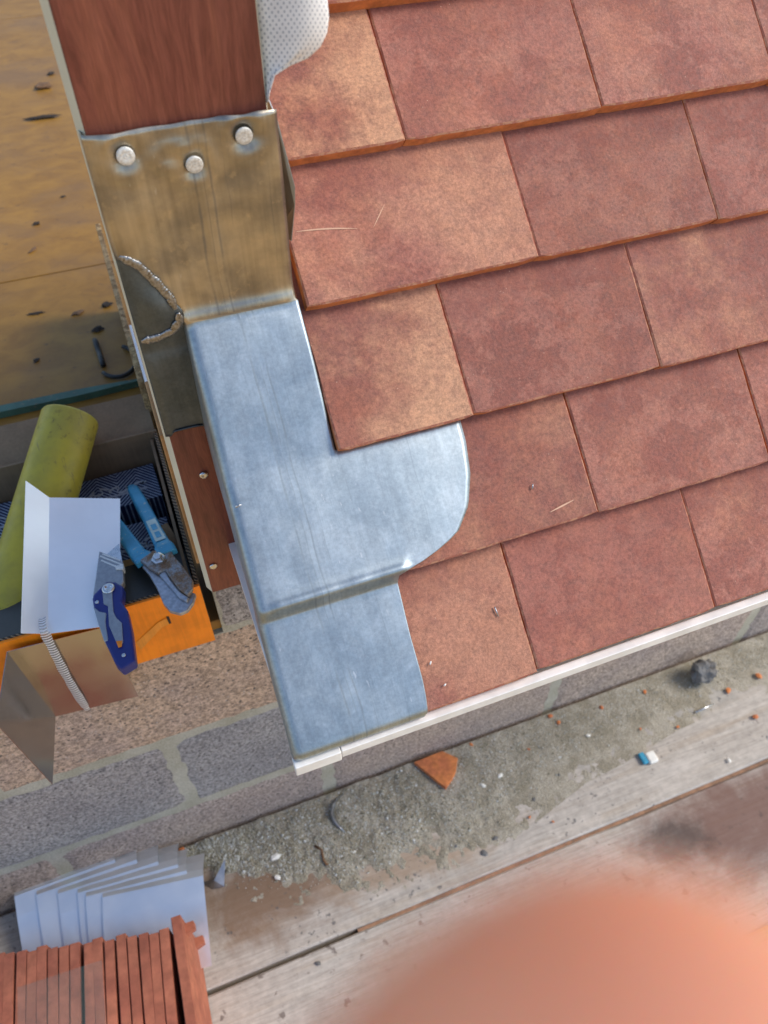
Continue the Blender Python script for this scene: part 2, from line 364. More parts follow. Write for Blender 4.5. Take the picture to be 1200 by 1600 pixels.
def m_grains():
    k = NB('mortar_crumbs'); g = k.n('ShaderNodeNewGeometry').outputs['Random Per Island']
    x = k.n('ShaderNodeValToRGB'); k.link(g, x.inputs[0]); e = x.color_ramp.elements
    e[0].position = 0; e[0].color = (.13, .12, .085, 1); e[1].position = 1; e[1].color = (.72, .74, .74, 1)
    for p_, c_ in ((.3, (.30, .28, .20, 1)), (.62, (.38, .37, .30, 1)), (.85, (.46, .48, .46, 1))):
        q = e.new(p_); q.color = c_
    return k.out(x.outputs[0], .92)
def m_crust():
    k = NB('mortar_droppings'); p = k.pos(); a = k.noise(p, 420, 5, .75); b = k.noise(p, 26, 6, .65); v = k.voro(p, 420)
    colr = k.mix(k.ss(b, .35, .65), (.30, .270, .205), (.44, .405, .335)); colr = k.scale(colr, k.ss(a, .25, .75, .62, 1.30))
    colr = k.mix(k.math('MULTIPLY', k.ss(v, .25, .12), k.ss(k.noise(p, 60, 3), .46, .6)), colr, (.56, .57, .55))
    n = k.bump(a, .9, .002); n = k.bump(v, .7, .002, n)
    return k.out(colr, .95, 0, n)
def m_ground():
    k = NB('sandy_ground'); p = k.pos(); a = k.noise(p, .6, 6); b = k.noise(p, 14, 6, .7)
    colr = k.mix(k.ss(a, .35, .65), (.48, .26, .070), (.58, .34, .11)); colr = k.scale(colr, k.ss(b, .25, .75, .75, 1.2))  # unseen ground toned orange to warm the reflections in the lead
    return k.out(colr, .95, 0, k.bump(b, .6, .05))

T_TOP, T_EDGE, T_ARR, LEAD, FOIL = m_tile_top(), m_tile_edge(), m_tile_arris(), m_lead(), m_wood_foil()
BLOCK, MORTAR, PLY, OSB = m_block(), m_mortar(), m_ply(), m_osb()
WHITE = m_pvc('white_plastic', (.78, .79, .78)); DIRTYW = simple('weathered_white_plastic', (.76, .755, .73), .42, 0, .10, 55, .12, 300, .0003); CREAM = m_pvc('foam_core', (.62, .58, .43), .8)
PINE = simple('timber', (.42, .23, .09), .75, 0, .25, 90, .4, 200, .001)
MEMB = m_mesh_white()
ALU = m_sheet('aluminium_sheet', (.82, .885, .95), .34, .78); ALUW = m_sheet('bright_sheet', (.95, .96, .97), .36, .30); ALUM = m_sheet('mill_sheet', (.40, .385, .375), .17, .95)
STEEL = simple('bright_steel', (.62, .63, .64), .28, 1.0, .12, 200); GALV = simple('galvanised_nail', (.70, .70, .67), .55, .6, .2, 700, .5, 900, .0004)
WSTEEL = m_worn_steel()
GSTEEL = simple('ground_steel', (.44, .46, .50), .40, .8, .25, 220, .4, 500, .0006)
CARD, CARDE = m_card('brown_card', (.24, .165, .10)), m_cardedge()
DCARD = m_card('black_card', (.030, .027, .025), .45, .5); ORANGE = m_card('orange_card', (.92, .25, .004), .5, .5)
HERR, YELL = m_herring(), m_yellow()
CYAN = m_paint('cyan_paint', (.055, .33, .52), (.50, .52, .42)); CREAMP = m_paint('worn_label', (.50, .60, .55), (.10, .38, .52))
NAVY = simple('navy_plastic', (.012, .022, .17), .36, 0, .12, 50, .1, 400, .0003); GREYG = simple('grey_grip', (.26, .31, .37), .55, 0, .1, 60)
DKGREY = simple('grey_metal', (.33, .34, .36), .38, .7, .12, 300, .1, 600, .0003)
GREEN = m_paint('green_paint', (.055, .13, .095), (.22, .16, .10), .6); BLACK = simple('black_rubber', (.012, .012, .013), .5, 0, .2)
SHRED = simple('shredded_wood', (.15, .085, .045), .9, 0, .3, 200, .6, 500, .001)
CLEARP = NB('ribbed_plastic'); 
def _cp():
    k = CLEARP; uv = k.coord('UV'); s = k.math('SINE', k.math('MULTIPLY', k.sep(uv, 1), 2 * math.pi / .0042)); r = k.ss(s, -.2, .6)
    return k.out(k.mix(r, (.42, .43, .43), (.82, .83, .84)), .3, 0, k.bump(r, .9, .0008), Alpha=k.math('ADD', k.math('MULTIPLY', r, .5), .48))
RIBP = _cp()
SKIN, GRAIN, CRUST = m_skin(), m_grains(), m_crust()
SHARD = m_tile_edge(); STONE = simple('grey_stone', (.17, .17, .17), .9, 0, .35, 90, .9, 150, .004)
WPAINT = simple('white_chip', (.78, .78, .74), .7, 0, .1); BPAINT = simple('blue_chip', (.03, .28, .45), .6, 0, .15)
CHAR = simple('charred_bits', (.035, .025, .018), .9, 0, .3, 200)
LEADB = simple('lead_offcut', (.42, .44, .47), .4, .9, .15, 90, .2, 300, .0005)
DENIM = simple('navy_fleece', (.02, .026, .045), .95, 0, .25, 300, .5, 700, .001)

# ------------------------------------------------------------------ the setting
PIT = rad(44.951); CP, SP = math.cos(PIT), math.sin(PIT)
def R(s, t, h=0.0): return Vector((s, t * CP - h * SP, t * SP + h * CP))
ZB = -.869                                     # top of the scaffold boards
tag(mk('ground', [(-300, -300, -3.3), (300, -300, -3.3), (300, 300, -3.3), (-300, 300, -3.3)], [(0, 1, 2, 3)], m_ground()), kind='structure')

# block wall below the roof and the window opening
wall = thing('block_wall', (.2, .37, -3.3), 'concrete block wall with pale mortar joints below the roof and the box', 'wall')
YW = .32
body = [(-1.9, .3245), (-1.9, .42), (2.2, .42), (2.2, .3245)]
def slab(x0, x1, z0, z1): return boxv((x0, .3218, z0), (x1, .42, z1))
mv, mf = [], []
for a in ((-1.9, 2.2, -3.29, -.287), (-.022, 2.2, -.287, -.0765)):
    q = slab(*a); mf += [tuple(i + len(mv) for i in f) for f in BOXF]; mv += q
mk('mortar', mv, mf, MORTAR, wall)
def block_mesh(seed):
    rnd = random.Random(seed); L, H, T = .4335, .2105, .098; nx, nzz = 26, 13
    V, F = [], []
    for j in range(nzz + 1):
        for i in range(nx + 1):
            x, z = L * i / nx, H * j / nzz; e = min(i, nx - i, j * 1.0, nzz - j)
            y = .0022 if e == 0 else 0
            if e == 0: x += rnd.uniform(-.0013, .0013) if i in (0, nx) else 0; z += rnd.uniform(-.0013, .0013) if j in (0, nzz) else 0
            V.append((x, y + rnd.uniform(-.0004, .0004), z))
    n = nx + 1
    F = [(j * n + i, j * n + i + 1, (j + 1) * n + i + 1, (j + 1) * n + i) for j in range(nzz) for i in range(nx)]
    rim = [i for i in range(n)] + [j * n + nx for j in range(1, nzz + 1)] + [nzz * n + i for i in range(nx - 1, -1, -1)] + [j * n for j in range(nzz - 1, 0, -1)]
    b0 = len(V); V += [(V[i][0], T, V[i][2]) for i in rim]; m = len(rim)
    F += [(rim[k], b0 + k, b0 + (k + 1) % m, rim[(k + 1) % m]) for k in range(m)] + [tuple(b0 + k for k in range(m))]
    me = D.meshes.new('block'); me.from_pydata(V, [], F); me.materials.append(BLOCK)
    bm = bmesh.new(); bm.from_mesh(me); bmesh.ops.recalc_face_normals(bm, faces=bm.faces); bm.to_mesh(me); bm.free()
    return me
BM = [block_mesh(i) for i in range(4)]
def put_block(x, zc, tint, idx, sx=1.0):
    o = D.objects.new('block', BM[idx % 4]); COL.objects.link(o); o.parent = wall
    o.location = Vector((x, YW, zc)) - wall.location; o.color = (tint, 0, 0, 1); o.scale.x = sx
rb = random.Random(3)
for k, (zt, off, tint) in enumerate(((-.287, 0, .82), (-.512, -.225, .02), (-.737, 0, .42), (-.962, -.225, .2))):
    for j in range(-3, 4):
        put_block(.085 + .45 * j + off + .0085, zt - .2115, max(0, min(1, tint + rb.uniform(-.1, .1) - (.12 if (k == 1 and j == 0) else 0) + (.16 if (k == 1 and j == 1) else 0))), rb.randrange(4))
put_block(-.02, -.281 + .0005, .1, 1, .75); put_block(-.02 + .34, -.281 + .0005, .2, 2); put_block(-.02 + .79, -.281 + .0005, .2, 3); put_block(-.02 + 1.24, -.281 + .0005, .2, 0)

# scaffold boards
MB_ = [m_board('board_mortar_stained', 'mortar'), m_board('board_red_patch', 'red'), m_board('board_gold_bounce', 'new')]  # 'new': golden tone on the unseen outer boards for the lead to reflect
def board(y0, y1, mi, label, dz=0.0):
    V = []; nx = 60
    prof = [(0, -.038), (0, -.003), (.003, 0), (.25, 0), (.5, 0), (.75, 0), (.997, 0), (1, -.003), (1, -.038)]
    P = []
    for i in range(nx + 1):
        x = -2.0 + 4.4 * i / nx; r = []
        for a, z in prof:
            yy = y0 + (a if a > .01 and a < .99 else a) * (y1 - y0)
            if a in (0, .003): yy = y0 + (.003 if a == .003 else 0) + .0012 * nz(x * 9, 1.3, y0)
            if a in (.997, 1): yy = y1 - (.003 if a == .997 else 0) + .0012 * nz(x * 9, 7.3, y0)
            r.append(Vector((x, yy, ZB + dz + z + (.0012 * nz(x * 5, yy * 20, 2) if z > -.01 else 0))))
        P.append(r)
    nc = len(prof); v = [p for r in P for p in r]
    f = [(i * nc + j, i * nc + j + 1, (i + 1) * nc + j + 1, (i + 1) * nc + j) for i in range(nx) for j in range(nc - 1)] + [(i * nc + nc - 1, i * nc, (i + 1) * nc, (i + 1) * nc + nc - 1) for i in range(nx)]
    f += [tuple(range(nc)), tuple(nx * nc + j for j in range(nc - 1, -1, -1))]
    tag(mk('scaffold_board', v, f, MB_[mi]), label, 'scaffold board', 'scaffold boards')
board(.0865, .3135, 0, 'scaffold board against the block wall with spilled mortar on it')
board(-.146, .0800, 1, 'scaffold board with dark red patch, second from the wall', -.002)
board(-.379, -.153, 2, 'scaffold board third from the wall, under the stacked tiles', .001)
for i in range(3): board(-.612 - .233 * i, -.386 - .233 * i, 2, ('fourth', 'fifth', 'sixth')[i] + ' scaffold board from the wall, out of the frame', 0)
tag(box('timber_lath', (.055, .0804, ZB - .03), (1.6, .0862, ZB - .006), simple('lath_wood', (.27, .155, .095), .8, 0, .35, 60, .3, 200, .001)), 'thin orange brown lath wedged in the gap between scaffold boards', 'lath')

# plywood deck inside the opening
ZP = -.265
def ply(y0, y1, label):
    o = box('plywood_sheet', (-1.24, y0, ZP - .018), (-.006, y1, ZP), PLY, b=.001); tag(o, label, 'plywood sheet', 'plywood deck')
ply(.326, 1.1985, 'golden plywood sheet behind the cardboard box, nearest of the deck'); ply(1.2015, 2.735, 'golden plywood sheet beyond the seam, upper left'); ply(2.738, 4.3, 'farthest plywood sheet in the top left corner')
mk_base = box('deck_joist', (-1.24, .33, ZP - .12), (-1.19, 4.3, ZP - .019), PINE); tag(mk_base, 'timber joist carrying the plywood deck, out of sight below', 'joist')

# ------------------------------------------------------------------ the roof
roof = thing('tiled_roof', (.5, .2, -.05), 'clay plain tile roof with white plastic eaves edge', 'roof')
TW, TL, TH, GAUGE = .1653, .265, .0118, .1032
TILT = math.asin(.0123 / GAUGE)
def tile_mesh(wd, seed, nib=True, ln=TL):
    rnd = random.Random(seed); nx, ny = 14, 20; V, F, FM = [], [], []
    q = rnd.uniform(0, 99)
    def edge_pt(i, j):
        x = wd * i / nx; y = ln * j / ny
        # rounded tail corners and wavy edges
        if j <= 1:
            for xe, sgn in ((0, 1), (wd, -1)):
                d = abs(x - xe)
                if d < .004 and j == 0: y += .0010 * (1 - d / .004)
        if i == 0: x += .0005 * nz(q, y * 90) + .0003 * nz(q, y * 400)
        if i == nx: x += .0005 * nz(q + 5, y * 90) + .0003 * nz(q, y * 400)
        if j == 0: y += .0005 * nz(q + 9, x * 80) + .0003 * nz(q, x * 400)
        return x, y
    for j in range(ny + 1):
        for i in range(nx + 1):
            x, y = edge_pt(i, j)
            z = .0009 * math.sin(math.pi * y / ln) + .0004 * nz(q + x * 20, y * 20)
            if i in (0, nx) or j == 0: z -= .0010 + .0002 * nz(q, (x + y) * 300)
            V.append((x, y, z))
    n = nx + 1
    # an inner ring just inside the edge keeps the top flat and makes an arris
    for j in range(1, ny + 1):
        for i in (1, nx - 1):
            a = j * n + i; x, y, z = V[a]; V[a] = ((.0014 if i == 1 else wd - .0014) + .0003 * nz(q, y * 300), y, z)
    for i in range(1, nx):
        a = n + i; x, y, z = V[a]; V[a] = (x, .0014 + .0003 * nz(q, x * 300), z)
    for a in (n + 1, n + nx - 1): V[a] = (V[a][0], .0016, V[a][2])
    for j in range(ny):
        for i in range(nx):
            F.append((j * n + i, j * n + i + 1, (j + 1) * n + i + 1, (j + 1) * n + i)); FM.append(2 if (i in (0, nx - 1) or j == 0) else 0)
    rim = [i for i in range(n)] + [j * n + nx for j in range(1, ny + 1)] + [ny * n + i for i in range(nx - 1, -1, -1)] + [j * n for j in range(ny - 1, 0, -1)]
    m = len(rim); b0 = len(V)
    for i in rim:
        x, y, z = V[i]; V.append((x, y + (.0006 if y < .005 else 0), -TH + .0009 * math.sin(math.pi * y / ln)))
    F += [(rim[k], b0 + k, b0 + (k + 1) % m, rim[(k + 1) % m]) for k in range(m)]; FM += [1] * m
    F.append(tuple(b0 + k for k in range(m - 1, -1, -1))); FM.append(1)
    if nib:
        for xc in (wd * .25, wd * .75):
            b = len(V); V += [(xc + dx, ln - .004 - dy, z) for z in (-TH + .0005, -TH - .011) for dx, dy in ((-.010, 0), (.010, 0), (.008, .014 if z > -.02 else .010), (-.008, .014 if z > -.02 else .010))]
            F += [tuple(i + b for i in f) for f in BOXF]; FM += [1] * 6
    me = D.meshes.new('tile'); me.from_pydata(V, [], F); me.polygons.foreach_set('material_index', FM)
    for mm in (T_TOP, T_EDGE, T_ARR): me.materials.append(mm)
    bm = bmesh.new(); bm.from_mesh(me); bmesh.ops.recalc_face_normals(bm, faces=bm.faces); bm.to_mesh(me); bm.free()
    return me
TM = [tile_mesh(TW, 10 + i) for i in range(5)]
T_ROW = [.002, .1065, .205, .309, .412, .515, .618, .721]
S0 = .198
rt = random.Random(11)
looks = {(0, .032): (.40, .5, .42), (0, .198): (.15, .45, .1), (0, .364): (.35, .95, -.2), (1, .115): (.55, .35, .1), (1, .281): (.15, 1.0, .15), (1, .447): (.2, .8, .1),
         (2, .09): (.95, .45, .62), (2, .198): (.12, .9, .0), (2, .364): (.75, .6, .15), (3, .0945): (.5, .7, .36), (3, .281): (.25, .8, .1), (3, .447): (.3, .8, .1),
         (4, .1035): (1.0, .4, .7), (4, .198): (.25, .8, .1), (4, .364): (.3, 1.0, .1), (4, .530): (.2, .9, .1)}
def put_tile(row, s, wd=None):
    me = TM[rt.randrange(5)] if wd is None else tile_mesh(wd, int(s * 1e4) + row)
    o = D.objects.new('tile', me); COL.objects.link(o); o.parent = roof
    t = T_ROW[row] + rt.uniform(-.0012, .0012)
    if (row, s) == (0, .032): t -= .004
    a = PIT - TILT + rt.uniform(-.004, .004)
    M = Matrix.Translation(R(s + rt.uniform(-.0004, .0004), t, rt.uniform(-.0004, .0004)) - roof.location) @ Matrix.Rotation(a, 4, 'X') @ Matrix.Rotation(rt.uniform(-.004, .004), 4, 'Z')
    o.matrix_basis = M
    lk = looks.get((row, s)) or (rt.uniform(.1, .5), rt.uniform(.5, 1), rt.uniform(-.1, .3)); o.color = (lk[0], lk[1], max(0, lk[2]), 1)
for row in range(8):
    even = row % 2 == 0
    start = {0: .032, 1: .115, 2: None, 3: None, 4: None, 5: None, 6: None, 7: None}[row]
    if row == 2: put_tile(row, .09, .1075)
    if row == 3: put_tile(row, .0945, .186)
    if row in (4, 6): put_tile(row, .1035, .094)
    if row in (5, 7): put_tile(row, .1035, .177)
    s = (.032 if row == 0 else S0) if even else (.115 if row == 1 else .281)
    while s < 1.25:
        put_tile(row, round(s, 3)); s += .166
# boarding under the tiles, eaves trim, soffit and verge panel
def rbox(name, s0, s1, t0, t1, h0, h1, mat, **kw):
    M = frame(Vector((0, 0, 0)), Vector((1, 0, 0)), Vector((0, CP, SP)), Vector((0, -SP, CP)))
    return box(name, (s0, t0, h0), (s1, t1, h1), mat, roof, M=M, **kw)
rbox('roof_boarding', .088, 1.4, .02, 1.05, -.060, -.042, PINE); rbox('roof_boarding', .010, .0875, .02, .318, -.060, -.042, PINE)
for i in range(8): rbox('batten', .0885, 1.4, T_ROW[i] + .235, T_ROW[i] + .26, -.0415, -.030, PINE) if i > 1 else None
box('eaves_trim', (.0345, -.0030, -.0195), (1.4, .004, -.0095), DIRTYW, roof, b=.0006)
box('trim_corner', (-.0015, -.0036, -.0225), (.034, .006, -.0095), DIRTYW, roof, b=.0008)
box('soffit', (.003, .0045, -.0285), (1.4, .319, -.0225), WHITE, roof)
prism('verge_panel', [(.0062, -.020), (.0062, -.012), (.125, .098), (.125, -.020)], 0, .004, DIRTYW, roof, M=frame(Vector((.0028, 0, 0)), Vector((.030, 1, 0)), Vector((0, 0, 1)), Vector((1, 0, 0))))
prism('verge_board', [(.0070, -.021), (.0070, -.030), (.2285, -.030), (.2285, .190), (.1255, .090), (.1255, -.021)], 0, .004, PINE, roof, M=frame(Vector((.0075, 0, 0)), Vector((.020, 1, 0)), Vector((0, 0, 1)), Vector((1, 0, 0))))
prism('verge_clip', [(.008, .002), (.018, .002), (.018, .012), (.008, .012)], -.0012, .0003, WHITE, roof, M=frame(Vector((.0036, .05, .02)), Vector((0, 1, 0)), Vector((0, 0, 1)), Vector((1, 0, 0))))
# pale scratches on two tiles
SCR = simple('scratch', (.62, .38, .26), .9)
def scratch(p0, p1, wd, bend=.0, row=3):
    P = []
    for i in range(9):
        f = i / 8; s = p0[0] + (p1[0] - p0[0]) * f; t = p0[1] + (p1[1] - p0[1]) * f + bend * math.sin(math.pi * f)
        h = -.0123 * (t - T_ROW[row]) / GAUGE + .0012; ww = wd * math.sin(math.pi * (f * .9 + .05))
        P.append([R(s, t - ww, h), R(s, t + ww, h)])
    gridmesh('scratch', P, SCR, roof)
scratch((.101, .3646), (.146, .3585), .0006, .001); scratch((.158, .357), (.171, .372), .0005)
scratch((.239, .118), (.262, .122), .0007, 0, 1); scratch((.128, .3165), (.1285, .3225), .0009)

# ------------------------------------------------------------------ post with rosewood cladding
post = thing('corner_post', (.03, .28, -.087), 'rosewood effect plastic clad corner post rising at the roof verge', 'post')
cl = prism('cladding_board', [(-.0222, .232), (.0832, .232), (.0832, .241), (-.0268, .241)], -.087, .80, [FOIL, CREAM], post, fm=[1, 1, 0, 1, 1, 1])
bev(cl, .0005, 1)
box('timber_core', (-.021, .2412, -.07), (.080, .335, .80), PINE, post); box('timber_core', (-.0295, .2600, -.072), (-.0215, .335, .10), PINE, post, b=.001)
def screw(x, z, bent):
    M = frame(Vector((x, .2318, z)), Vector((1, 0, 0)), Vector((0, 0, 1)), Vector((0, -1, 0)))
    s = lathe('screw', [(.0012, 0), (.0036, .0004), (.0038, .0012), (.0022, .0019), (.0009, .0012)], M, STEEL, post)
    if bent: sweep('bent_tip', [Vector((x + .002 * math.cos(a) + .001, .2295, z + .0032 * math.sin(a))) for a in [i * .35 for i in range(9)]], .0008, STEEL, s, 8)
screw(-.004, .072, True); screw(-.0155, -.047, False)

# ------------------------------------------------------------------ lead flashing
lead = thing('lead_flashing', (.05, .12, 0), 'grey lead flashing dressed over the roof corner and nailed to the post', 'flashing')
NAILS = [(-.004, .339), (.034, .328), (.066, .340)]
SR = [(-.004, .1010), (.001, .1035), (.012, .1052), (.025, .1062), (.06, .1062), (.1, .1078), (.1065, .109), (.1085, .117), (.111, .129), (.117, .147), (.124, .1615), (.141, .1755), (.164, .1842), (.188, .188), (.207, .1885)]
def h_base(s, t):
    a = .0022 - .0078 * max(0, t) / .1055
    b = .0030 - .0118 * (t - .1065) / .0985 if t < .206 else -.0088 + .0080 * ramp(.206, .29, t)
    k = ramp(.0985, .1100, t)
    h = a * (1 - k) + b * k
    inn = ramp(.008, .02, s) * (1 - ramp(.112, .12, s))
    h += .0024 * math.exp(-((t - .1105) / .0036) ** 2) * inn * (1 + .25 * nz(s * 70, 4))
    h += .00035 * nz(s * 18, t * 12, 3) + .00016 * nz(s * 60, t * 40, 8)
    if t < .004: h -= .0035 * ((.004 - t) / .008) ** 2 * 2
    return h
def h_dent(x, z):
    d = .0010 * nz(x * 30, z * 25, 5) + .0005 * nz(x * 70, z * 55, 9) + .0030 * nz(x * 16, z * 13, 1)
    for a, b in NAILS:
        r = math.hypot(x - a, z - b); d -= .0028 * math.exp(-(r / .0070) ** 2); d += .0022 * math.exp(-((r - .012) / .004) ** 2) * (.6 + .6 * nz(a * 50 + x * 90, z * 90))
    r = math.hypot((x - .022) / 1.4, z - .334); d += .0014 * math.exp(-((r - .007) / .0025) ** 2)
    return d
YL = .2287
P, UV = [], []
ts = [-.004, -.0025, -.001, .0005, .002, .004] + [.004 + .0045 * i for i in range(1, 22)] + [.1 + .0009 * i for i in range(16)] + [.1155 + .0048 * i for i in range(19)] + [.2068, .2072] + [.2072 + .0052 * i for i in range(1, 22)]
NA = 64
for t in ts:
    sl = .008 * max(0, t) / .32; srr = lerpt(SR, t) if t < .207 else .0885
    ds = .020 + .06 * ramp(0.05, .3, t); rr = .0065; row, uvr = [], []
    hb = h_base(sl + rr, t)
    for i in range(4):
        dd = ds + (rr - ds) * i / 4; row.append(R(sl + .0005 * nz(t * 30, i), t, hb - dd)); uvr.append((-dd, t))
    for i in range(6):
        a = math.pi - math.pi / 2 * i / 6; row.append(R(sl + rr + rr * math.cos(a), t, hb - rr + rr * math.sin(a))); uvr.append((-rr + rr * 1.5 * i / 6, t))
    for i in range(NA + 1):
        s = sl + rr + (.0885 - sl - rr) * i / 40 if i <= 40 else .0885 + (srr - .0885) * (i - 40) / 24
        h = h_base(s, t)
        row.append(R(s, t, h)); uvr.append((s, t))
    P.append(row); UV.append(uvr)
tl = ts[-1]
# fillet and upstand
base_y = P[-1][-1].y; base_z = P[-1][-1].z
fil = [(YL - .0042, .2243 + .0006), (YL - .0018, .2285), (YL - .0005, .2318)]
zz = [.2355 + .0030 * i for i in range(39)] + [.3525]
prof = fil + [(YL, z) for z in zz]
for q, (y, z) in enumerate(prof):
    row, uvr = [], []; v = tl + .008 + (z - .228)
    if z < .277: xl = .0085 + (-.0215 - .0085) * max(0, (z - .232)) / .045
    else: xl = -.0245
    for i in range(10):
        f = 1 - i / 9
        if z >= .277: row.append(Vector((xl + .0006 * math.sin(f * 9) * f, y + .001 + .017 * f, z))); uvr.append((xl - .017 * f, v))
        else: row.append(Vector((xl - .0005 * f, y + .002 * f, z))); uvr.append((xl - .001 * f, v))
    for i in range(NA + 1):
        x = xl + (.0870 - xl) * min(1, i / 40); d = h_dent(x, z) * ramp(.229, .245, z)
        cr = .0012 * ramp(.0815, .0870, x)
        cl_ = .0012 * (1 - ramp(xl, xl + .004, x)) if z >= .277 else 0
        row.append(Vector((x, y - d + cr + cl_ - .0004, z + .0011 * ramp(.345, .3525, z) * nz(x * 60, 3)))); uvr.append((x + .012, v))
    P.append(row); UV.append(uvr)
nc = len(P[0]); nb = len([t for t in ts if t < .207])
ff = [(i * nc + j, i * nc + j + 1, (i + 1) * nc + j + 1, (i + 1) * nc + j) for i in range(len(P) - 1) for j in range(nc - 1) if not (i >= nb - 1 and j >= 50)]
o = mk('sheet', [p for r in P for p in r], ff, [LEAD, m_lead('reflection_tinted_lead', 1.0, True)], lead, smooth=True, fm=[1 if f[0] // nc >= len(ts) - 1 else 0 for f in ff], uv=[u for r in UV for u in r]); solid(o, .0010, -1)  # upstand and crease use the lead with the painted warm reflection
# gusset lapped round the post corner
P, UV = [], []
for j in range(46):
    z = .1245 + (.281 - .1245) * j / 45
    xr = .0105 if z < .231 else .0095 + (-.0200 - .0095) * (z - .231) / .047
    if z > .276: xr = -.0215 - .001 * (z - .276) / .005
    row, uvr = [], []
    for i in range(5):
        f = 1 - i / 5; row.append(Vector((-.0252, YL + .001 + .016 * f, z))); uvr.append((-.03 - .016 * f, z))
    for i in range(22):
        x = -.0252 + (xr + .0252) * i / 21
        y = YL - .0014 - .0010 * nz(x * 45, z * 35, 4) - .0036 * math.exp(-((z - .240) / .016) ** 2) * math.sin(math.pi * i / 21) + .0016 * math.exp(-((z - .205) / .006) ** 2) + .0012 * (1 - ramp(-.0252, -.021, x))
        zc = z
        if j == 0: zc = z + (.008 if x < -.0185 else -.001) * 0 + .0055 * ramp(-.021, -.0175, x) * (1 - ramp(.002, .0105, x) * 1.6)
        row.append(Vector((x, y, zc))); uvr.append((x + .3, z))
    P.append(row); UV.append(uvr)
o = gridmesh('gusset', P, m_lead('dark_lead', .34), lead, UV); solid(o, .0014, -1)  # gusset in a darker tone than the main sheet
def weld(pts):
    pts = [Vector(p) for p in pts]; path = []
    for a, b in zip(pts, pts[1:]):
        n = max(2, int((b - a).length / .0005)); path += [a.lerp(b, i / n) for i in range(n)]
    L = len(path)
    pr = []
    for i, p in enumerate(path):
        q = p.copy(); q.z += .0006 * nz(i * .05, 2); pr.append(q)
    def rf(f):
        i = f * (L - 1) + 1.6 * nz(f * 14, 3); ph = (i / 4.2) % 1.0; return (.0030 + .0005 * (1 - ph) ** .7) * (.9 + .3 * nz(i * .08, 5)) * min(1, 6 * f + .3, 6 * (1 - f) + .4)
    sweep('weld_bead', pr, rf, WELD, lead, 14, .34, up=Vector((0, -1, 0)))
WELD = simple('weld_lead', (.28, .28, .285), .32, .95, .4, 500, .4, 500, .0006)
weld([(-.0225, .2270, .2790), (-.013, .2268, .271), (-.005, .2265, .258), (.002, .2255, .2445), (.0042, .2245, .235)])
weld([(-.0235, .2270, .2145), (-.010, .2268, .2150), (-.001, .2262, .2185), (.0048, .2250, .2255), (.0050, .2244, .2330)])
for a, b in NAILS:
    M = frame(Vector((a, YL - .0010, b)), Vector((1, 0, 0)), Vector((0, 0, 1)), Vector((0, -1, 0))) @ Matrix.Rotation(rt.uniform(-.09, .09), 4, 'X')
    lathe('clout_nail', [(.0012, -.02), (.0015, 0), (.0049, .0002), (.0053, .0006), (.0053, .0012), (.0049, .0015), (.0020, .0015), (.0014, .0013), (.0010, .0016), (.0004, .0013)], M, GALV, lead)
sweep('nail_tip', [R(.0075, .186, .0005), R(.012, .1865, .0015)], lambda f: .0009 * (1 - f) + .0001, STEEL, lead, 8)

# ------------------------------------------------------------------ soaker fin and breather membrane beside the post
v = [(.0885, .2560, .3515), (.0905, .2425, .341), (.0975, .2400, .2975), (.0965, .2400, .285), (.0920, .2400, .2600), (.0895, .2660, .255)]
solid(tag(mk('soaker', v, [tuple(range(6))], simple('zinc_sheet', (.30, .33, .36), .42, .9, .1)), 'thin grey metal soaker standing between the post and the tiles', 'soaker'), .0006)
P, UV = [], []
edge = [(.0836, .357), (.0845, .361), (.0885, .370), (.098, .3745), (.108, .3772), (.1155, .3825), (.1195, .389), (.121, .396), (.1205, .405), (.1185, .418), (.118, .44), (.12, .50), (.125, .60)]
for i, (xe, ze) in enumerate(edge):
    f = i / (len(edge) - 1); zl = .353 + (ze - .357) * 1.0; row, uvr = [], []
    for j in range(21):
        g = j / 20; x = .0832 + (xe - .0832) * g; bulge = math.sin(math.pi * min(1, g * .85)) * (xe - .083) * .32
        y = .2385 - bulge - .010 * g; z = zl * (1 - g) + ze * g + .002 * nz(g * 4, ze * 30)
        # keep the outline where it is seen while the sheet bellies out
        row.append(Vector((x, y, z + bulge * .35))); uvr.append((g * (xe - .08) * 1.3, z))
    P.append(row); UV.append(uvr)
o = tag(gridmesh('breather_membrane', P, MEMB, None, UV), 'curled white dotted breather membrane beside the rosewood post', 'membrane'); solid(o, .0005)

# ------------------------------------------------------------------ strand board offcut and bits by the post foot
o = tag(box('strand_board_strip', (-.0390, .60, ZP + .001), (-.0312, 1.03, -.100), OSB, b=.001), 'rough strand board strip standing behind the lead gusset', 'board strip')
tag(box('white_trim_offcut', (-.0305, .560, ZP + .001), (-.0268, .70, -.080), WHITE, b=.0008), 'small white plastic trim offcut beside the strand board strip', 'trim offcut')

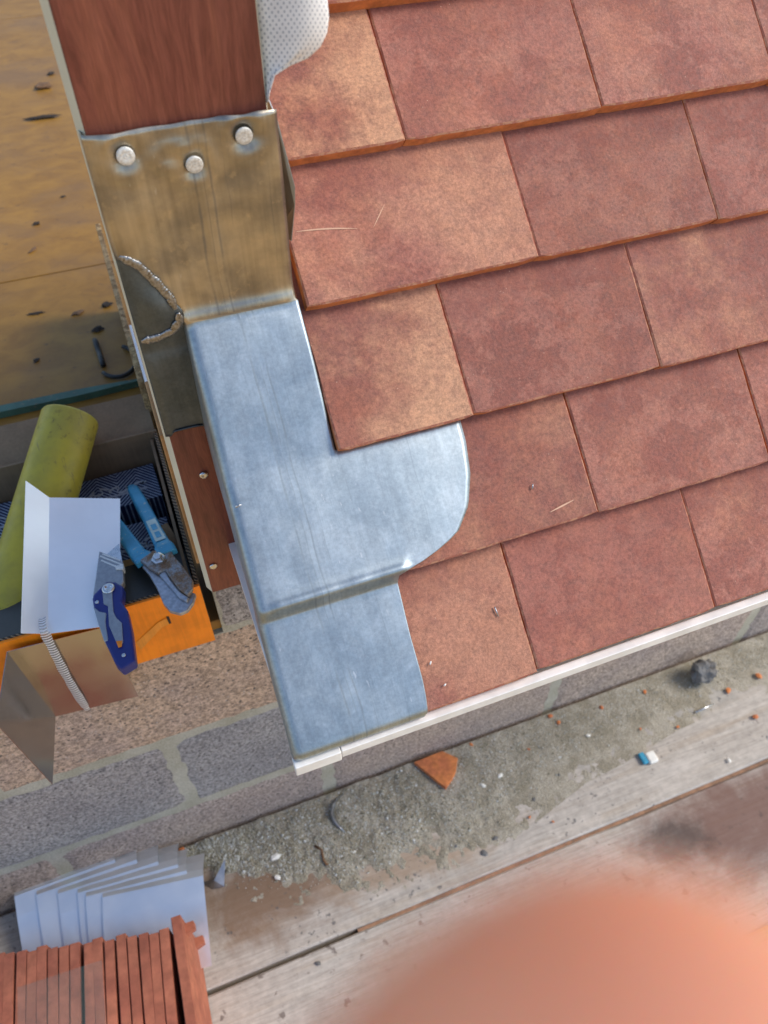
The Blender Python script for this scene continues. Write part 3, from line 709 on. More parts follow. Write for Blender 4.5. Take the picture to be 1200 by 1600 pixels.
# green batten and black strap on the plywood
P = []
for i in range(25):
    f = i / 24; x = -.60 + .560 * f; y = .822 - .012 * f; wd = .008 if f < .85 else .008 * (1 - (f - .85) * 4.5); z = ZP + .0005
    P.append([Vector((x, y - wd, z)), Vector((x, y - wd, z + .012)), Vector((x, y + wd, z + .012 + .001 * nz(x * 40, 1))), Vector((x, y + wd, z))])
nc = 4; vv = [p for r in P for p in r]; ff = [(i * 4 + j, i * 4 + (j + 1) % 4, i * 4 + 4 + (j + 1) % 4, i * 4 + 4 + j) for i in range(24) for j in range(4)] + [(0, 1, 2, 3), (99, 98, 97, 96)]
tag(mk('painted_batten', vv, ff, GREEN), 'green painted wooden batten lying on the plywood behind the box', 'batten')
st = thing('black_strap', (-.07, .89, ZP), 'curled black strap lying on the plywood near the post', 'strap')
sweep('loop', [Vector((-.065 + .030 * math.cos(a), .880 + .042 * math.sin(a), ZP + .005)) for a in [-2.6 + i * .16 for i in range(24)]], .0035, BLACK, st, 8)
sweep('tail', [Vector((-.092 + .0004 * i, .952 - .0075 * i, ZP + .005 + .001 * math.sin(i))) for i in range(11)], .0045, BLACK, st, 8)

# wood chips on the plywood
def lump(name, c, r, mat, seed, sq=(1, 1, .5), sub=2, label=None, cat=None, group=None, rz=0.0, rough=.35):
    bm = bmesh.new(); bmesh.ops.create_icosphere(bm, subdivisions=sub, radius=1.0)
    ca, sa = math.cos(rz), math.sin(rz); vs = []
    for v in bm.verts:
        k = 1 + rough * nz(v.co.x * 1.6 + seed, v.co.y * 1.6, v.co.z * 1.6) + rough * .5 * nz(v.co.x * 4 + seed, v.co.y * 4, v.co.z * 4)
        p = Vector((v.co.x * sq[0], v.co.y * sq[1], v.co.z * sq[2])) * k * r
        vs.append(Vector((c[0] + ca * p.x - sa * p.y, c[1] + sa * p.x + ca * p.y, p.z)))
    lo = min(v.z for v in vs); vs = [Vector((v.x, v.y, v.z - lo + c[2] - r * .04)) for v in vs]
    fs = [tuple(v.index for v in f.verts) for f in bm.faces]; bm.free()
    return tag(mk(name, vs, fs, mat), label, cat, group)
pl = 'small dark wood chip scattered on the golden plywood deck'
CHIPL = {0: 'largest dark wood chip on the plywood near the upper rosewood post', 1: 'small wood chip beside the largest chip near the post', 2: 'long thin dark splinter on the plywood left of the nailed lead', 4: 'dark lump on the plywood just above the black strap', 8: 'dark chip on the plywood between the strap and the weld', 9: 'dark chip at the left edge of the plywood near the top'}
for i, (x, y, r, sx, rz) in enumerate([(-.074, 2.13, .019, 1.5, .2), (-.05, 2.22, .009, 1.4, .6), (-.098, 1.93, .010, 4.0, .02), (-.111, 1.05, .007, 2.0, .3), (-.085, .985, .0085, 1.5, .2), (-.153, 1.40, .007, 1.3, .1),
        (-.168, 1.297, .005, 3.2, .8), (-.181, 1.075, .005, 3.6, -.1), (-.060, 1.055, .008, 1.6, .2), (-.21, 2.25, .010, 1.6, 0), (-.19, .935, .005, 1.5, .9), (-.09, 1.50, .004, 1.9, .2)]):
    lump('wood_chip', (x, y, ZP), r * .75, CHAR if i % 3 else SHRED, i * 3.7, (sx, 1, .4), 2, CHIPL.get(i, pl), 'wood chip', 'wood chips on the plywood', rz, .9)

# ------------------------------------------------------------------ cardboard box with tools
cb = thing('cardboard_box', (-.17, .43, ZP), 'open cardboard box with bright orange front, holding tools and small boxes', 'box')
X0, X1, Y0, Y1, Z0, Z1 = -.315, -.0335, .2985, .560, ZP + .0005, -.155
fp = box('front_panel', (X0, Y0, Z0), (X1, Y0 + .003, Z1), ORANGE, cb)
box('front_liner', (X0, Y0 + .0031, Z0), (X1, Y0 + .0055, Z1 + .0012), CARDE, cb)
box('right_panel', (X1 - .004, Y0 + .0056, Z0), (X1, Y1, Z1 + .003), CARDE, cb); box('inner_right_panel', (X1 - .011, Y0 + .012, Z0), (X1 - .0075, Y1 - .004, Z1 - .004), CARD, cb)
box('left_panel', (X0, Y0 + .0056, Z0), (X0 + .004, Y1, Z1), CARD, cb); box('back_panel', (X0, Y1 + .0001, Z0), (X1, Y1 + .0035, Z1 + .005), CARD, cb)
box('base_panel', (X0 + .0041, Y0 + .0056, Z0), (X1 - .0041, Y1, Z0 + .003), DCARD, cb)
mk('rear_flap', boxv((X0 + .02, 0, 0), (X1 - .002, .003, .062), Matrix.Translation((0, Y1 + .006, Z1 + .000)) @ Matrix.Rotation(rad(-74), 4, 'X')), BOXF, CARD, cb)
mk('front_flap', boxv((X0 + .03, 0, -.002), (X1 - .006, .066, 0), Matrix.Translation((0, Y0 + .006, Z1 - .001)) @ Matrix.Rotation(rad(-14), 4, 'X')), BOXF, DCARD, cb)
mk('flap_tab', boxv((-.006, 0, 0), (.018, .003, .050), Matrix.Translation((X1 - .020, Y0 + .060, Z1 - .030)) @ Matrix.Rotation(rad(20), 4, 'Z') @ Matrix.Rotation(rad(-50), 4, 'X')), BOXF, CARD, cb)
OR2 = m_card('orange_fold', (.83, .30, .035), .5, .4)
mk('strap_tab', [Vector((-.118, Y0 - .0005, -.222)), Vector((-.088, Y0 - .0008, -.197)), Vector((-.078, Y0 - .0012, -.193)), Vector((-.077, Y0 - .0012, -.205)), Vector((-.086, Y0 - .0008, -.208)), Vector((-.116, Y0 - .0005, -.238))], [(0, 1, 4, 5), (1, 2, 3, 4)], OR2, fp)
mk('slot', [Vector((-.0775, Y0 - .0004, -.191)), Vector((-.0745, Y0 - .0004, -.192)), Vector((-.0745, Y0 - .0004, -.206)), Vector((-.0772, Y0 - .0004, -.206))], [(0, 1, 2, 3)], BLACK, fp)
mk('arrow_mark', [Vector((-.0735 + a, Y0 - .0004, -.160 + b)) for a, b in ((0, 0), (.008, .001), (.008, -.001), (.004, -.001), (.0055, -.008), (.004, -.0085), (.0028, -.001), (0, -.0015))], [tuple(range(8))], BLACK, fp)
# small printed boxes
def nailbox(lo, hi, rz, label):
    c = Vector(((lo[0] + hi[0]) / 2, (lo[1] + hi[1]) / 2, 0)); M = Matrix.Translation(c) @ Matrix.Rotation(rz, 4, 'Z') @ Matrix.Translation(-c)
    e = thing('nail_box', (c.x, c.y, lo[2]), label, 'carton', 'small printed cartons in the box')
    ct = box('carton', lo, hi, HERR, e, b=.001, M=M)
    L = hi[0] - lo[0]; z = hi[2] + .0005; pts = []
    for i in range(70):
        f = i / 69; pts.append(M @ Vector((lo[0] + L * (.14 + .72 * f) + .004 * math.sin(f * 44), c.y + .0055 * math.sin(f * 31) * (1 - .4 * f) + .004 * math.sin(f * 7), z)))
    P = [[p + Vector((.0003, -.0016, 0)), p + Vector((-.0003, .0016, 0))] for p in pts]
    gridmesh('lettering', P, simple('faded_print', (.36, .40, .44), .6), ct)
    bn = [M @ Vector((lo[0] + L * a, c.y + b, z - .0002)) for a, b in ((.22, -.0125), (.85, -.0125), (.85, -.0085), (.22, -.0085))]
    mk('underline', bn, [(0, 1, 2, 3)], simple('faded_line', (.30, .34, .40), .6), ct)
nailbox((-.150, .490, Z0 + .0035), (-.049, .553, -.198), .03, 'dark blue striped carton at the back of the box behind the snips')
nailbox((-.290, .488, Z0 + .0035), (-.160, .552, -.200), -.02, 'dark blue striped carton under the yellow tube')
nailbox((-.152, .405, Z0 + .0035), (-.052, .470, -.212), -.06, 'dark blue striped carton in front, below the snip handles')
tag(box('wood_block', (-.112, .372, Z0 + .0035), (-.060, .397, -.192), simple('raw_wood', (.55, .27, .08), .7, 0, .25, 80, .4, 150, .001), b=.002), 'small raw wood block inside the orange box beside the snips', 'wood block')
# yellow tube
a = Vector((-.256, .3415, -.2110)); b = Vector((-.128, .576, -.110)); d = (b - a).normalized(); x = d.orthogonal().normalized()
M = frame(a, x, d.cross(x), d); Lh = (b - a).length
tag(lathe('yellow_tube', [(.0290, 0), (.0335, 0), (.0345, .002), (.0344, Lh * .5), (.0342, Lh - .003), (.0330, Lh - .0005), (.0298, Lh), (.0290, Lh - .004), (.0290, .002)], M, YELL, seg=48), 'grimy yellow plastic tube leaning out of the cardboard box', 'tube')
# L-shaped bright sheet lying on the box rim
zf = -.1455
def lsheet(name, label, pts_main, pts_fl, mat, group=None):
    N = 10; A, B, C_, E_ = pts_main; F_, G_ = pts_fl; P = []
    for i in range(N + 1):
        f = i / N; row = [F_.lerp(G_, f).lerp(A.lerp(E_, f), j / 4) for j in range(4)] + [A.lerp(E_, f).lerp(B.lerp(C_, f), j / N) for j in range(N + 1)]
        P.append(row)
    o = gridmesh(name, P, mat, smooth=False); solid(o, .0007); return tag(o, label, 'metal sheet', group)
lsheet('folded_sheet', 'bright folded metal sheet lying on the box rim beneath the knife', [Vector((-.1667, .4510, -.116)), Vector((-.0940, .4450, -.140)), Vector((-.1212, .2748, -.150)), Vector((-.1928, .2896, -.150))], [Vector((-.1835, .4600, -.091)), Vector((-.2126, .2828, -.128))], ALUW)
mk('x', [(0, 0, 0)], [], ALUW) if False else None
# L-shaped mill sheet hung in front of the box and wall
lsheet('hanging_sheet', 'dull reflective folded metal sheet hanging in front of the orange box and wall', [Vector((-.2365, .2900, -.160)), Vector((-.1420, .2935, -.171)), Vector((-.1385, .2900, -.318)), Vector((-.2315, .2880, -.302))], [Vector((-.2520, .2120, -.162)), Vector((-.2450, .2110, -.312))], ALUM)
P, UV = [], []
for i in range(40):
    f = i / 39
    if f < .12: c = Vector((-.194, .3050 - .018 * f / .12, -.1395 + .002 * math.sin(f / .12 * math.pi)))
    else:
        g = (f - .12) / .88; c = Vector((-.194 - .004 * math.sin(g * 2.2) + .001 * g, .2865 - .001 * math.sin(g * 3), -.1395 - .166 * g))
    wd = (.0045 + .0012 * nz(f * 9, 2)) * (1 if f < .95 else .75)
    if f < .15: wd *= .8
    row, uvr = [], []
    for j in range(9):
        g = j / 8 - .5; row.append(c + Vector((g * 2 * wd, -.0012 * math.cos(g * math.pi) - .0005 * math.sin(f * 240), .0025 * g * nz(f * 12, 8)))); uvr.append((g * .01, f * .19))
    P.append(row); UV.append(uvr)
tag(gridmesh('plastic_strip', P, RIBP, None, UV), 'crinkled clear ribbed plastic strip draped over the hanging metal sheet', 'plastic strip')
# utility knife
kn = thing('utility_knife', (-.12, .29, -.145), 'folding utility knife with blue body lying over the box rim', 'knife')
def kp(name, poly, z0, z1, mat, b=0.0, par=None): return prism(name, poly, z0, z1, mat, par or kn, b=b)
kh = kp('head', [(-.1256, .3623), (-.1095, .3466), (-.1037, .3397), (-.107, .3104), (-.1124, .3036), (-.1200, .2950), (-.1340, .2950), (-.1399, .3024), (-.1332, .3295)], -.1365, -.1275, DKGREY, .0011)
kp('blade', [(-.1225, .3560), (-.1043, .3690), (-.1048, .3400), (-.1110, .3400)], -.1325, -.1318, STEEL)
for a, b in (((-.1255, .3543), (-.1052, .3341)), ((-.1252, .3479), (-.1061, .3282)), ((-.1228, .3566), (-.1059, .3405))):
    dx, dy = .0006, .0007; kp('groove', [(a[0] - dx, a[1] - dy), (b[0] - dx, b[1] - dy), (b[0] + dx, b[1] + dy), (a[0] + dx, a[1] + dy)], -.1274, -.1271, GALV, 0, kh)
kp('blade_slider', [(-.1124, .3333), (-.1035, .3336), (-.1040, .3261), (-.112, .3286)], -.134, -.1255, GALV, .0006, kh)
hd = kp('handle', [(-.1386, .3042), (-.1238, .3168), (-.1144, .3126), (-.1079, .3042), (-.11, .2933), (-.1125, .2848), (-.1084, .2718), (-.1082, .2485), (-.1105, .2091), (-.1244, .2044), (-.1295, .2141), (-.1352, .242), (-.1385, .2717), (-.1405, .2881), (-.1405, .2997)], -.1405, -.1262, NAVY, .0022)
kp('grip', [(-.1405, .2879), (-.1353, .2793), (-.1290, .2753), (-.1312, .2653), (-.1319, .2413), (-.1358, .2422), (-.1390, .2703)], -.1395, -.1250, GREYG, .0010, hd)
sp2 = kp('side_plate', [(-.1289, .3084), (-.1195, .3004), (-.1206, .2922), (-.1220, .2733), (-.1205, .2656), (-.1160, .257), (-.1182, .2336), (-.1233, .2288), (-.125, .2386), (-.1285, .2587), (-.1262, .2829), (-.13, .2871)], -.1262, -.1250, DKGREY, .0004, hd)
kp('lanyard_window', [(-.1246, .2372), (-.1186, .2356), (-.1202, .2289), (-.1234, .2286)], -.1249, -.1247, ORANGE, 0, hd)
lathe('pivot_screw', [(.0066, 0), (.0066, .0018), (.0048, .0026), (.0032, .0026), (.0028, .0014), (.0006, .0014)], Matrix.Translation((-.1229, .3053, -.1258)), STEEL, hd)
for p_ in ((-.1362, .2925), (-.1200, .2190)): lathe('rivet', [(.0020, 0), (.0020, .0008), (.0014, .0012), (.0004, .0008)], Matrix.Translation((*p_, -.1262)), STEEL, hd, 16)
# tin snips
sn = thing('tin_snips', (-.06, .36, -.20), 'tin snips with chipped light blue handles and worn steel jaws', 'snips')
def sp3(name, poly, z0, z1, mat, b=0.0): return prism(name, poly, z0, z1, mat, sn, b=b)
sp3('lower_jaw', [(-.0871, .3393), (-.0739, .3451), (-.0600, .3400), (-.0511, .3077), (-.0442, .2868), (-.0391, .2813), (-.0441, .2708), (-.0517, .2633), (-.06, .2621), (-.0694, .2691), (-.074, .2805), (-.0768, .3029), (-.0814, .3239)], -.1500, -.1442, GSTEEL, .0014)
sp3('upper_jaw', [(-.0872, .3431), (-.071, .3514), (-.0528, .3463), (-.0512, .336), (-.0448, .3183), (-.0383, .2954), (-.0413, .2839), (-.0475, .2774), (-.0547, .2891), (-.0598, .3055), (-.064, .3201), (-.0713, .3182), (-.0803, .3301)], -.1440, -.1378, WSTEEL, .0014)
sp3('jaw_edge', [(-.0713, .3182), (-.0639, .3215), (-.0606, .3049), (-.0549, .2882), (-.047, .2763), (-.0501, .2713), (-.0567, .2791), (-.063, .2958)], -.1441, -.1405, GSTEEL, .0012)
lathe('pivot_bolt', [(.0078, .0), (.0078, .0040), (.0064, .0048), (.0050, .0048), (.0050, .0085), (.0036, .0092), (.0005, .0094)], Matrix.Translation((-.0676, .335, -.1380)), STEEL, sn, 6, smooth=False)
def handle(p, mat, wd, name):
    P = []
    for i, q in enumerate(p):
        dd = (p[min(i + 1, len(p) - 1)] - p[max(i - 1, 0)]).normalized(); sd_ = dd.cross(Vector((0, 0, 1))).normalized(); un = sd_.cross(dd)
        ww = wd[i]; P.append([q + sd_ * a * ww + un * b for a, b in ((-1, -.006), (-1, .001), (-.75, .0035), (.75, .0035), (1, .001), (1, -.006))])
    vv = [a for r in P for a in r]; n = len(P)
    ff = [(i * 6 + j, i * 6 + (j + 1) % 6, i * 6 + 6 + (j + 1) % 6, i * 6 + 6 + j) for i in range(n - 1) for j in range(6)] + [tuple(range(5, -1, -1)), tuple((n - 1) * 6 + j for j in range(6))]
    return bev(mk(name, vv, ff, mat, sn), .0012)
V3 = Vector
rh = handle([V3((-.0570, .3420, -.139)), V3((-.0588, .3530, -.140)), V3((-.0605, .3652, -.1458)), V3((-.0649, .3953, -.1537)), V3((-.0689, .4253, -.1615)), V3((-.0743, .4592, -.1693)), V3((-.0799, .4945, -.1780)), V3((-.0820, .5060, -.185))], CYAN, [.0110, .0110, .0088, .0080, .0078, .0078, .0070, .0045], 'handle')
handle([V3((-.0815, .3440, -.142)), V3((-.0840, .3500, -.1425)), V3((-.0884, .3623, -.1496)), V3((-.0938, .3849, -.1572)), V3((-.0994, .4081, -.1648)), V3((-.1052, .4320, -.1724)), V3((-.1124, .4592, -.180))], CYAN, [.0110, .0105, .0092, .0086, .0080, .0076, .0060], 'handle')
def on_handle(f, o_, lift): 
    a = V3((-.0605, .3652, -.1458)).lerp(V3((-.0689, .4253, -.1615)), f); return a + V3((o_, o_ * .12, lift))
mk('handle_label', [on_handle(.02, -.0058, .0048), on_handle(.02, .0058, .0048), on_handle(.78, .0054, .0048), on_handle(.78, -.0054, .0048)], [(0, 1, 2, 3)], CREAMP, rh)
for f0, f1, ww in ((.12, .32, .0030), (.40, .60, .0030)):
    mk('label_mark', [on_handle(f0, -ww, .0052), on_handle(f0, ww, .0052), on_handle(f1, ww, .0052), on_handle(f1, -ww, .0052)], [(0, 1, 2, 3)], CYAN, rh)

# ------------------------------------------------------------------ fanned stack of folded sheets on the scaffold boards
fan = [(-.449, .000), (-.415, .015), (-.382, .050), (-.352, .085), (-.340, .110), (-.315, .155)]
ordn = ['bottom', 'second from the bottom', 'third from the bottom', 'fourth from the bottom', 'second from the top', 'topmost']
for i, (xl, an) in enumerate(fan):
    zr = ZB + .052 + .0016 * i; M = Matrix.Translation((xl, .314 - .011 * i, 0)) @ Matrix.Rotation(-an, 4, 'Z')
    L = .160; nx = 8; P = []
    for a in range(nx + 1):
        x = L * a / nx; row = []
        for y, z in ((.046, -.030), (.030, -.016), (.012, -.0035), (.0015, -.0002), (0, 0), (-.0015, -.0004), (-.03, -.0065), (-.08, -.022), (-.125, -.036)):
            row.append(M @ Vector((x, y, zr + z + .0006 * nz(x * 20, y * 20, i))))
        P.append(row)
    o = gridmesh('folded_sheet', P, ALU); solid(o, .0006); o.data.polygons.foreach_set('use_smooth', [False] * len(o.data.polygons))
    tag(o, 'folded bright metal sheet in the fanned stack by the tiles, ' + ordn[i], 'metal sheet', 'fanned stack of folded sheets')
tag(box('timber_offcut', (-.43, .17, ZB + .0015), (-.19, .215, ZB + .024), PINE, b=.002), 'timber offcut under the fanned stack of metal sheets', 'offcut')
tag(box('timber_offcut', (-.44, .292, ZB + .0015), (-.24, .310, ZB + .022), PINE, b=.002), 'timber offcut at the wall under the fanned metal sheets', 'offcut')

# ------------------------------------------------------------------ stacked clay tiles standing on edge
TS = [tile_mesh(TW, 60 + i) for i in range(4)]
for me in TS:
    me.materials.clear(); TB = D.materials.get('tile_body')
    if TB is None:
        k = NB('tile_body'); c = k.coord(rnd=30); n1 = k.noise(c, 60, 6, .65)
        TB = k.out(k.scale(k.mix(k.ss(k.noise(c, 14, 4), .4, .65), (.41, .138, .078), (.32, .098, .058)), k.ss(n1, .25, .75, .75, 1.18)), .9, 0, k.bump(k.noise(c, 400, 5, .7), .7, .0009))
    for _ in range(3): me.materials.append(TB)
ordw = ['first', 'second', 'third', 'fourth', 'fifth', 'sixth', 'seventh', 'eighth', 'ninth', 'tenth', 'eleventh', 'twelfth', 'thirteenth', 'fourteenth', 'fifteenth', 'sixteenth', 'seventeenth', 'eighteenth', 'nineteenth', 'twentieth', 'twenty-first', 'twenty-second']
rs = random.Random(5); xc = -.2040
for i in range(22):
    o = D.objects.new('clay_tile', TS[i % 4]); COL.objects.link(o)
    lean = rs.uniform(-.010, .012) + (.015 if 0 < i < 9 else 0); yaw = .060 + rs.uniform(-.010, .010) + (-.05 if i == 0 else 0)
    # tile local: x width (stands up), y length (tail towards the viewer, head to the wall), z thickness (towards +X)
    head = V3((xc, .148 + .0185 * (i > 0) * 0 + (-.008 if i else .006) + rs.uniform(-.004, .003) + .0036 * i, ZB + .0012))
    M = Matrix.Translation(head) @ Matrix.Rotation(-yaw - .02, 4, 'Z') @ Matrix.Rotation(lean, 4, 'Y') @ frame(V3((0, 0, 0)), V3((0, 0, 1)), V3((0, 1, 0)), V3((-1, 0, 0))) @ Matrix.Diagonal((1, 1, 1.16, 1)) @ Matrix.Translation((0, -TL, 0))
    o.matrix_world = M
    tag(o, 'red clay roof tile standing on edge in the stack, ' + ordw[i] + ' from its right end', 'roof tile', 'stacked clay tiles')
    xc -= (.0225 if i == 0 else .0143 + rs.choice((0, 0, .0003, .0014)))
# clear sheet lying over the stack
CL = NB('clear_plastic'); CL.out((.25, .42, .40), .10, 0, **{'Alpha': .07})
v = boxv((-.425, .0, 0), (-.312, .135, .0012), Matrix.Translation((0, -.018, ZB + .1675)) @ Matrix.Rotation(-.06, 4, 'Z'))
v = [V3((p.x, p.y, p.z)) for p in v]
c0 = CL.m
tag(mk('clear_sheet', v, BOXF, c0), 'clear plastic sheet lying over the stacked clay tiles', 'plastic sheet')

# ------------------------------------------------------------------ mortar droppings and litter on the boards
FRONT = [(-.205, .300), (-.176, .286), (-.101, .224), (-.013, .183), (.057, .156), (.121, .142), (.173, .152), (.241, .146), (.313, .141), (.375, .160), (.451, .180), (.53, .200), (.618, .208), (.747, .228), (.838, .232), (1.2, .230)]
def crust_h(x, y):
    yf = lerpt(FRONT, x) - .012; f = max(0.0, min(1.0, (y - yf) / (.3125 - yf)))
    thick = .0040 * (1 - ramp(.15, .5, x)) + .0014
    e = ramp(0, .5, f) * ramp(-.205, -.15, x)
    n1 = nz(x * 24, y * 24, 1) * .7 + nz(x * 70, y * 70, 2) * .5 + nz(x * 190, y * 190, 3) * .2
    h = thick * (e * 1.4 + .95 * n1 - .45 - .42 * ramp(.3, .7, x)); return max(-.0035, min(h, .008)) + .0003 * nz(x * 500, y * 500, 7)
nx, ny = 700, 90; P = []
for i in range(nx + 1):
    x = -.205 + 1.405 * i / nx; yf = lerpt(FRONT, x) - .035
    P.append([V3((x, yf + (.3125 - yf) * j / ny, ZB + .0013 + crust_h(x, yf + (.3125 - yf) * j / ny))) for j in range(ny + 1)])
tag(gridmesh('mortar_droppings', P, CRUST), 'spread of dropped mortar along the scaffold board by the wall', 'mortar', kind='stuff')
rg = random.Random(21); V, F = [], []
OCT = [(1, 0, 0), (-1, 0, 0), (0, 1, 0), (0, -1, 0), (0, 0, 1), (0, 0, -1)]; OF = [(0, 2, 4), (2, 1, 4), (1, 3, 4), (3, 0, 4), (2, 0, 5), (1, 2, 5), (3, 1, 5), (0, 3, 5)]
cnt = 0
while cnt < 24000:
    x = -.205 + (rg.random() ** 2.0) * 1.3; yf = lerpt(FRONT, x); f = rg.random() ** .85
    y = yf - .03 * rg.random() ** 3 + (.311 - yf) * f
    h = crust_h(x, y)
    if h < .0002 and rg.random() > .10: continue
    r = rg.uniform(.0006, .0015) * (1.7 if rg.random() < .08 else 1) * (1 - .35 * ramp(.2, .6, x)); z = ZB + .0013 + max(0, h) + r * .3
    a = rg.random() * 6.28; ca, sa = math.cos(a), math.sin(a); b = len(V); k3 = [rg.uniform(.6, 1.3) for _ in range(3)]
    for p in OCT:
        px_, py_, pz_ = p[0] * k3[0] * r, p[1] * k3[1] * r, p[2] * k3[2] * r * .8; V.append((x + ca * px_ - sa * py_, y + sa * px_ + ca * py_, z + pz_ + .3 * px_))
    F += [tuple(i + b for i in q) for q in OF]; cnt += 1
tag(mk('mortar_crumbs', V, F, GRAIN), 'loose mortar crumbs and grit on the scaffold board', 'grit', kind='stuff')
# tile shard
sp_ = [(.246, .309), (.303, .3105), (.325, .287), (.312, .266), (.300, .255), (.281, .243), (.268, .268)]
o = prism('tile_shard', sp_, ZB + .0045, ZB + .0155, SHARD, M=Matrix.Translation((0, 0, 0)), b=.0012); tag(o, 'broken terracotta tile shard lying on the mortar by the wall', 'tile shard')
lump('stone', (.855, .272, ZB), .026, STONE, 4.2, (1.0, .85, .8), 3, 'dark grey lump of stone on the scaffold board near the wall', 'stone', None, .3, .55)
ch = thing('paint_chip', (.66, .163, ZB), 'small blue and white chip on the pale scaffold board', 'chip')
box('blue_side', (.646, .156, ZB + .001), (.657, .178, ZB + .008), BPAINT, ch, b=.002, M=None); box('white_side', (.657, .152, ZB + .001), (.676, .174, ZB + .010), WPAINT, ch, b=.003)
for i, (x, y, r) in enumerate([(.75, .198, .004), (.889, .228, .007), (.966, .233, .008), (.902, .162, .0065), (.733, .285, .005), (.634, .286, .005), (.531, .305, .006), (.54, .288, .005), (.362, .306, .005), (.437, .124, .003), (.402, .146, .003), (-.188, .306, .009), (.46, .26, .003), (.68, .22, .003)]):
    lump('clay_crumb', (x, y, ZB + .001), r, SHARD, i * 2.3, (1, .8, .6), 1, {2: 'largest red clay crumb at the right edge, right of the stone', 1: 'red clay crumb just below right of the grey stone', 3: 'red clay crumb on bare board below the stone', 11: 'red clay crumb in the dark corner behind the fanned sheets', 6: 'red clay crumb touching the wall right of the shard', 8: 'red clay crumb beside the shard at the wall'}.get(i, 'small red clay crumb on the scaffold board'), 'clay crumb', 'clay crumbs on the boards', i)
for i, (x, y, r) in enumerate([(-.038, .240, .008), (.149, .287, .004), (.214, .279, .004), (.350, .227, .004), (.579, .244, .004), (.387, .233, .005), (.02, .27, .004), (.164, .222, .003), (-.045, .207, .005), (.09, .20, .003), (.9, -.055, .004), (.80, .107, .004)]):
    lump('white_bit', (x, y, ZB + .003), r, WPAINT, i * 5.1, (1.3, .8, .4), 1, {0: 'largest white scrap on the mortar below the roof corner', 8: 'white scrap at the lower edge of the mortar below the roof corner', 4: 'tiny white scrap on the mortar left of the blue chip'}.get(i, 'tiny white scrap among the litter on the boards'), 'scrap', 'white scraps on the boards', i * .7)
for i, (x, y, r) in enumerate([(.33, .135, .005), (.425, .172, .004), (.30, .119, .006), (.26, .148, .005), (.49, .196, .003), (-.02, .06, .004)]):
    lump('dark_crumb', (x, y, ZB + .0005), r, STONE, i * 3.1, (1.2, .8, .3), 1, 'small dark grit lump on the pale scaffold board', 'grit lump', 'dark grit on the boards', i * 1.1)
# curled shaving, lead offcut, twig and nail
P = []
cur = [(.105, .301), (.090, .296), (.079, .287), (.072, .274), (.073, .260), (.079, .246), (.085, .236)]
for i, (x, y) in enumerate(cur):
    ww = .0065 * math.sin(math.pi * (i + .3) / 6.8); P.append([V3((x - ww * .3, y, ZB + .006)), V3((x, y, ZB + .009 + ww)), V3((x + ww, y + ww * .2, ZB + .008))])
solid(tag(gridmesh('curled_shaving', P, LEADB), 'curled thin grey shaving on the mortar under the roof corner', 'shaving'), .0004)
mk_v = [V3((-.168, .246, ZB + .003)), V3((-.146, .238, ZB + .012)), V3((-.120, .262, ZB + .022)), V3((-.133, .224, ZB + .006)), V3((-.150, .228, ZB + .003))]
solid(tag(mk('metal_offcut', mk_v, [(0, 1, 4), (1, 2, 3), (1, 3, 4)], LEADB), 'triangular grey metal offcut beside the fanned sheets', 'offcut'), .0006)
tag(sweep('twig', [V3((.030, .233, ZB + .006)), V3((.038, .222, ZB + .008)), V3((.036, .205, ZB + .007)), V3((.040, .195, ZB + .006))], .0022, SHRED), 'short dark twig on the mortar below the shaving', 'twig')
tag(sweep('nail', [V3((.80, .212, ZB + .003)), V3((.845, .214, ZB + .003))], .002, STEEL, None, 8), 'loose steel nail on the pale board near the stone', 'nail')
# wood slivers at the lower right, small grey fleck on the eaves tile
for i, (u, v_) in enumerate([((.62, -.165), .4), ((.66, -.175), .6)]):
    M = Matrix.Translation((u[0], u[1], ZB + .003)) @ Matrix.Rotation(v_, 4, 'Z')
    tag(box('wood_sliver', (-.014, -.0025, 0), (.014, .0025, .003), simple('pale_wood', (.66, .52, .34), .8), M=M), ('left' if i == 0 else 'right') + ' pale wood sliver on the red patched scaffold board', 'sliver', 'wood slivers')
def fleck(s, t, row, ln, an, mat, label):
    h = -.0123 * (t - T_ROW[row]) / GAUGE + .0016; dx, dt = ln * math.cos(an), ln * math.sin(an)
    tag(sweep('fleck', [R(s - dx, t - dt, h), R(s, t, h + .0003), R(s + dx, t + dt, h)], .0006, mat, None, 6), label, 'fleck')
fleck(.178, .055, 0, .004, 1.7, LEADB, 'grey lead fleck on the pale eaves tile beside the lead'); fleck(.231, .141, 1, .002, 1.2, LEADB, 'bluish fleck on the tile right of the rounded lead edge')
fleck(.116, .034, 0, .0013, 1.0, WPAINT, 'white speck on the eaves tile next to the lead'); fleck(.122, .015, 0, .001, .5, WPAINT, 'lower white speck on the eaves tile near the white trim')

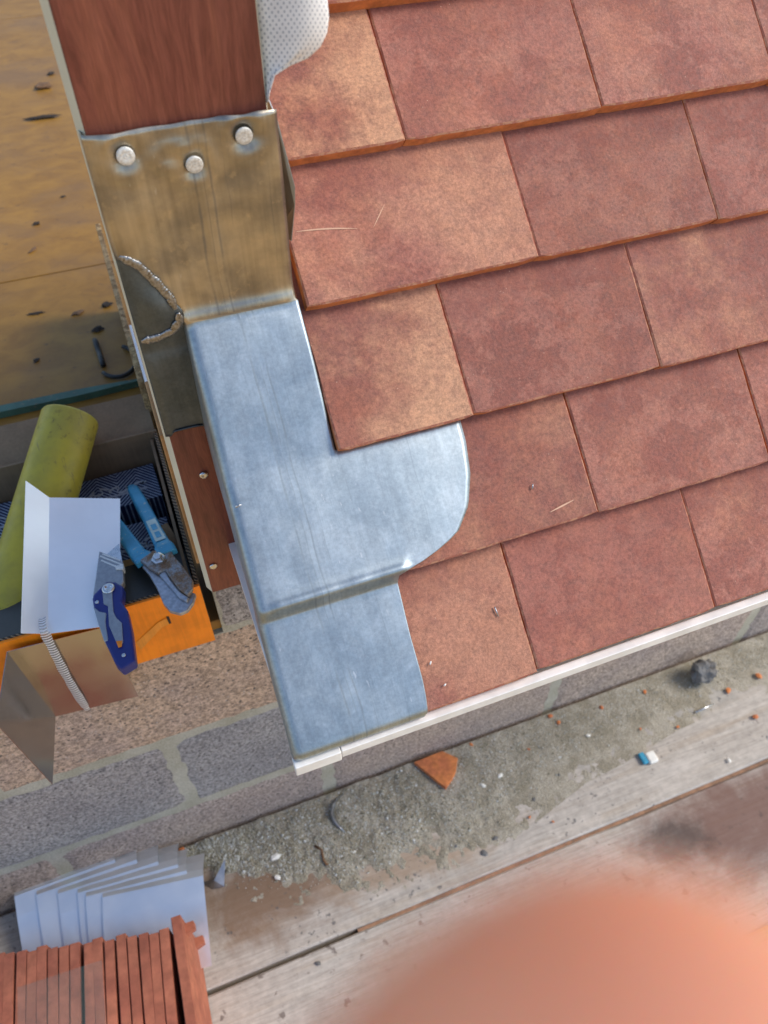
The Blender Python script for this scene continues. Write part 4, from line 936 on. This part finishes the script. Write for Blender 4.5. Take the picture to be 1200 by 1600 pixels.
# ------------------------------------------------------------------ the photographer's hand, one finger before the lens
def CW(x, y, z): return CAM + rgt * x + upv * y + fwd * z
hv, he, hr = [], [], []
def node(p, r, par=None):
    hv.append(CW(*p)); hr.append(r if isinstance(r, tuple) else (r, r)); i = len(hv) - 1
    if par is not None: he.append((par, i))
    return i
palm = node((.075, -.135, -.030), (.026, .016)); wr = node((.105, -.180, -.075), (.024, .019), palm); f1 = node((.140, -.240, -.130), .031, wr); node((.20, -.34, -.22), .038, f1)
def finger(pts, rs):
    p = palm
    for q, r in zip(pts, rs): p = node(q, r, p)
finger([(.052, -.112, -.004), (.046, -.078, .014), (.0250, -.0515, .0240), (.0105, -.0325, .0245), (.0050, -.0212, .0228), (.0018, -.0163, .0222)], [.0130, .0110, .0134, .0142, .0142, .0120])
finger([(.068, -.102, -.022), (.058, -.066, -.010), (.046, -.040, -.016), (.034, -.034, -.028)], [.0125, .0100, .0090, .0075])
finger([(.083, -.103, -.040), (.078, -.068, -.034), (.064, -.046, -.040), (.050, -.042, -.050)], [.0120, .0096, .0088, .0074])
finger([(.097, -.110, -.058), (.096, -.080, -.058), (.084, -.060, -.062), (.072, -.055, -.070)], [.0110, .0086, .0078, .0066])
finger([(.052, -.152, -.052), (.026, -.128, -.058), (.004, -.106, -.058), (-.012, -.094, -.056)], [.0150, .0120, .0105, .0080])
me = D.meshes.new('hand'); base = CW(.075, -.135, -.030); me.from_pydata([tuple(v - base) for v in hv], he, []); me.materials.append(SKIN)
hand = D.objects.new('hand', me); COL.objects.link(hand); hand.location = base
sk = hand.modifiers.new('skin', 'SKIN'); sk.use_smooth_shade = True
for i, sv in enumerate(me.skin_vertices[0].data): sv.radius = hr[i]; sv.use_root = (i == 0)
sb = hand.modifiers.new('sub', 'SUBSURF'); sb.levels = 2; sb.render_levels = 3
tag(hand, 'blurred pink fingertip of a hand held close to the lens, lower right', 'hand')
sweep('sleeve', [CW(.136, -.233, -.124), CW(.150, -.257, -.145), CW(.20, -.34, -.22), CW(.30, -.50, -.36)], lambda f: .042 + .016 * f, DENIM, hand, 24)
